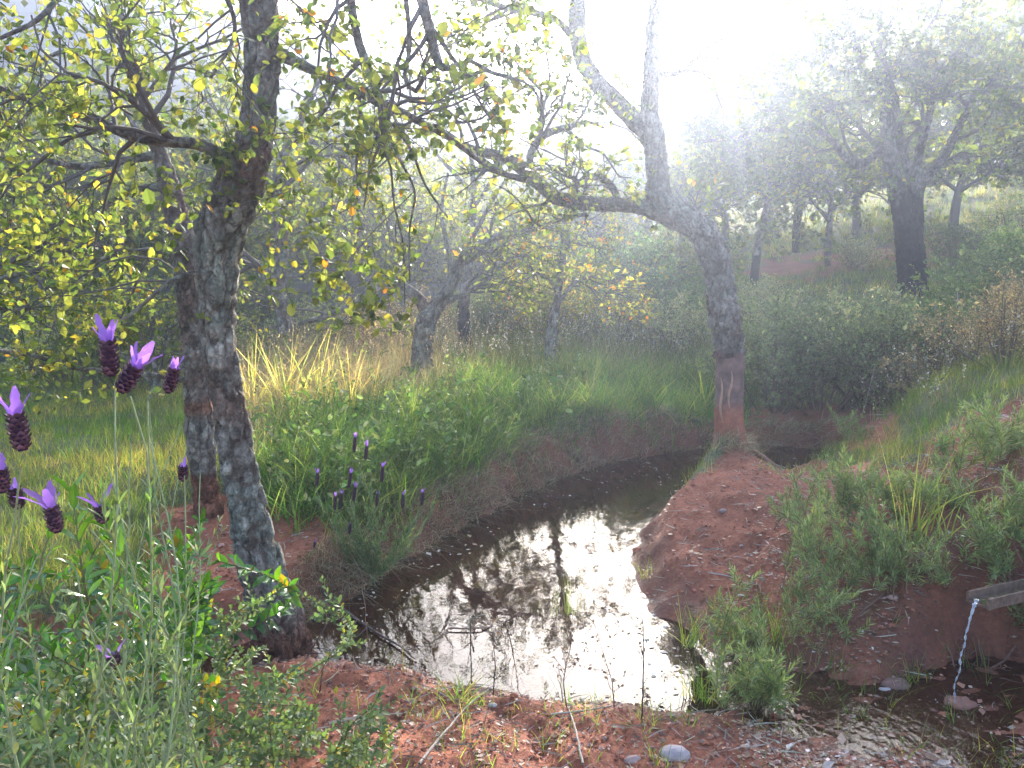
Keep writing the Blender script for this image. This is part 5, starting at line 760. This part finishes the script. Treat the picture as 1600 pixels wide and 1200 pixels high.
stick('fallen_branch', 'short pale stick lying low in front of the small crinkly herb', 'branch', [(590, 1135), (620, 1155), (655, 1190)], .005, PL, 2, .05, GS)
stick('fallen_branch', 'twiggy branch lying in the bright water', 'branch', [(700, 985), (750, 985), (790, 975), (820, 955, 4.0)], .005, (.28, .17, .12), 10, .14, GS)
stick('fallen_branch', 'hooked twig standing out of the water in front of the bright reflection', 'branch', [(740, 1015), (735, 990), (742, 965, 4.0), (760, 958, 4.05)], .005, PL, 4, .10, GS)
stick('fallen_branch', 'small dark branch in the trickle mouth', 'branch', [(1125, 1105), (1150, 1080), (1200, 1060), (1240, 1050)], .006, DK, 7, .12, GS)
stick('fallen_branch', 'pale bleached stick at the lower right beyond the puddles', 'branch', [(1475, 1180), (1510, 1160), (1535, 1135), (1550, 1115)], .008, (.5, .42, .36), 2, .05, GS)
stick('fallen_branch', 'pale stick lying across the litter near the bottom middle', 'branch', [(860, 1120), (920, 1112), (975, 1102)], .005, PL, 3, .07, GS)
for pts_, lab_ in zip(rng_roots, ('thin dark root running down the wet bank left of the falling water', 'crooked root hanging from the bank under the spout', 'thin root trailing down the middle of the right bank', 'low root just right of the falling water', 'root lying across the bank below the bright mid bank weed')): stick('bank_root', lab_, 'root', list(pts_), .007, (.2, .11, .08), 6, .12, 'roots on the right bank', lift=.008)
GD = 'bare weed stalks at the near shore'; SDL = (5, .014, (.16, .12, .09))
stick('dry_stalk', 'tallest dark bare weed stalk rising in front of the bright water at the right', 'stalk', [(1003, 1135), (1006, 1060, 3.2), (1008, 990, 3.2), (1004, 950, 3.2)], .004, DK, 12, .06, GD, leafs=SDL)
stick('dry_stalk', 'bare seedy weed stalk in front of the middle of the pond', 'stalk', [(770, 1090), (772, 1040, 3.35), (765, 985, 3.35), (755, 945, 3.35)], .003, DK, 12, .10, GD, leafs=SDL)
stick('dry_stalk', 'branched seedy stalk between the middle and the tall one', 'stalk', [(885, 1110), (880, 1060, 3.3), (890, 1000, 3.3), (880, 960, 3.3)], .003, (.2, .11, .08), 16, .14, GD, leafs=SDL)
stick('dry_stalk', 'fine reddish stalk with seed tufts right of the branched one', 'stalk', [(960, 1110), (955, 1060, 3.3), (940, 1010, 3.3), (930, 975, 3.3)], .003, (.2, .11, .08), 16, .14, GD, leafs=SDL)
stick('dry_stalk', 'thin stalk with a white seed head at the left end of the water', 'stalk', [(575, 1020), (572, 960, 3.6), (564, 915, 3.6)], .002, PL, 3, .03, GD)
stick('dry_stalk', 'bare leaning stalk above the far corner of the pond', 'stalk', [(1330, 715), (1350, 640, 7.5), (1368, 570, 7.6)], .006, (.35, .28, .22), 3, .15, GD)
stick('dry_stalk', 'tall pale flower stalk on the slope right of the charred trunk', 'stalk', [(1495, 560), (1497, 510, 9.0), (1496, 455, 9.0)], .012, (.5, .42, .38), 20, .07, GD, leafs=(4, .03, (.5, .42, .36)))
stick('dry_stalk', 'bare dark forked stalk in the litter at the bottom left of the middle', 'stalk', [(500, 1085), (505, 1040, 3.0), (540, 990, 3.0)], .003, DK, 6, .08, GD)
def stone(label, px, py, w, col):
    q = gp(px, py); s = w/FPX*np.linalg.norm(q-CAM); n = 14; th, ph = np.meshgrid(np.linspace(0, 2*math.pi, n, endpoint=False), np.linspace(0, math.pi, 9)); D = np.stack([np.sin(ph)*np.cos(th), np.sin(ph)*np.sin(th), np.cos(ph)], -1).reshape(-1, 3); V = D*[s*.5, s*.35, s*.25]*(1+.28*fbm(D*1.3+px, 3)[:, None])+q+[0, 0, s*.08]
    i, j = np.meshgrid(np.arange(8), np.arange(n), indexing='ij'); F = np.stack([i*n+j, (i+1)*n+j, (i+1)*n+(j+1) % n, i*n+(j+1) % n], -1).reshape(-1, 4); o = link('stone', mesh('stone', V-q, F, M_STONE, np.broadcast_to(col, V.shape), True)); o.location = q; tag(o, label, 'stone', 'loose stones')
for z in (('long pale stone at the bottom edge right of the middle', 1055, 1182, 44, (.45, .36, .34)), ('pale stone at the bottom edge left of the long one', 990, 1192, 26, (.42, .28, .24)), ('reddish stone on the near shore at the left', 640, 1100, 24, (.38, .2, .16)), ('small white pebble in the litter near the pale dry stick', 770, 1103, 14, (.6, .55, .52)), ('dark wet stone in the trickle below the spout', 1400, 1075, 40, (.22, .12, .10)), ('pale wet stone in the upper trickle', 1385, 1085, 26, (.4, .33, .32)), ('brown clod under the falling water', 1500, 1105, 40, (.28, .13, .09)), ('pinkish stone right of the upright crinkly herb', 545, 1150, 20, (.42, .24, .2)), ('grey stone on the mound slope', 1130, 800, 14, (.3, .2, .18)), ('reddish stone on the right bank below the weeds', 1395, 935, 16, (.4, .25, .2)), ('pale pebble on the right bank near the spout', 1480, 905, 12, (.55, .48, .44))): stone(*z)
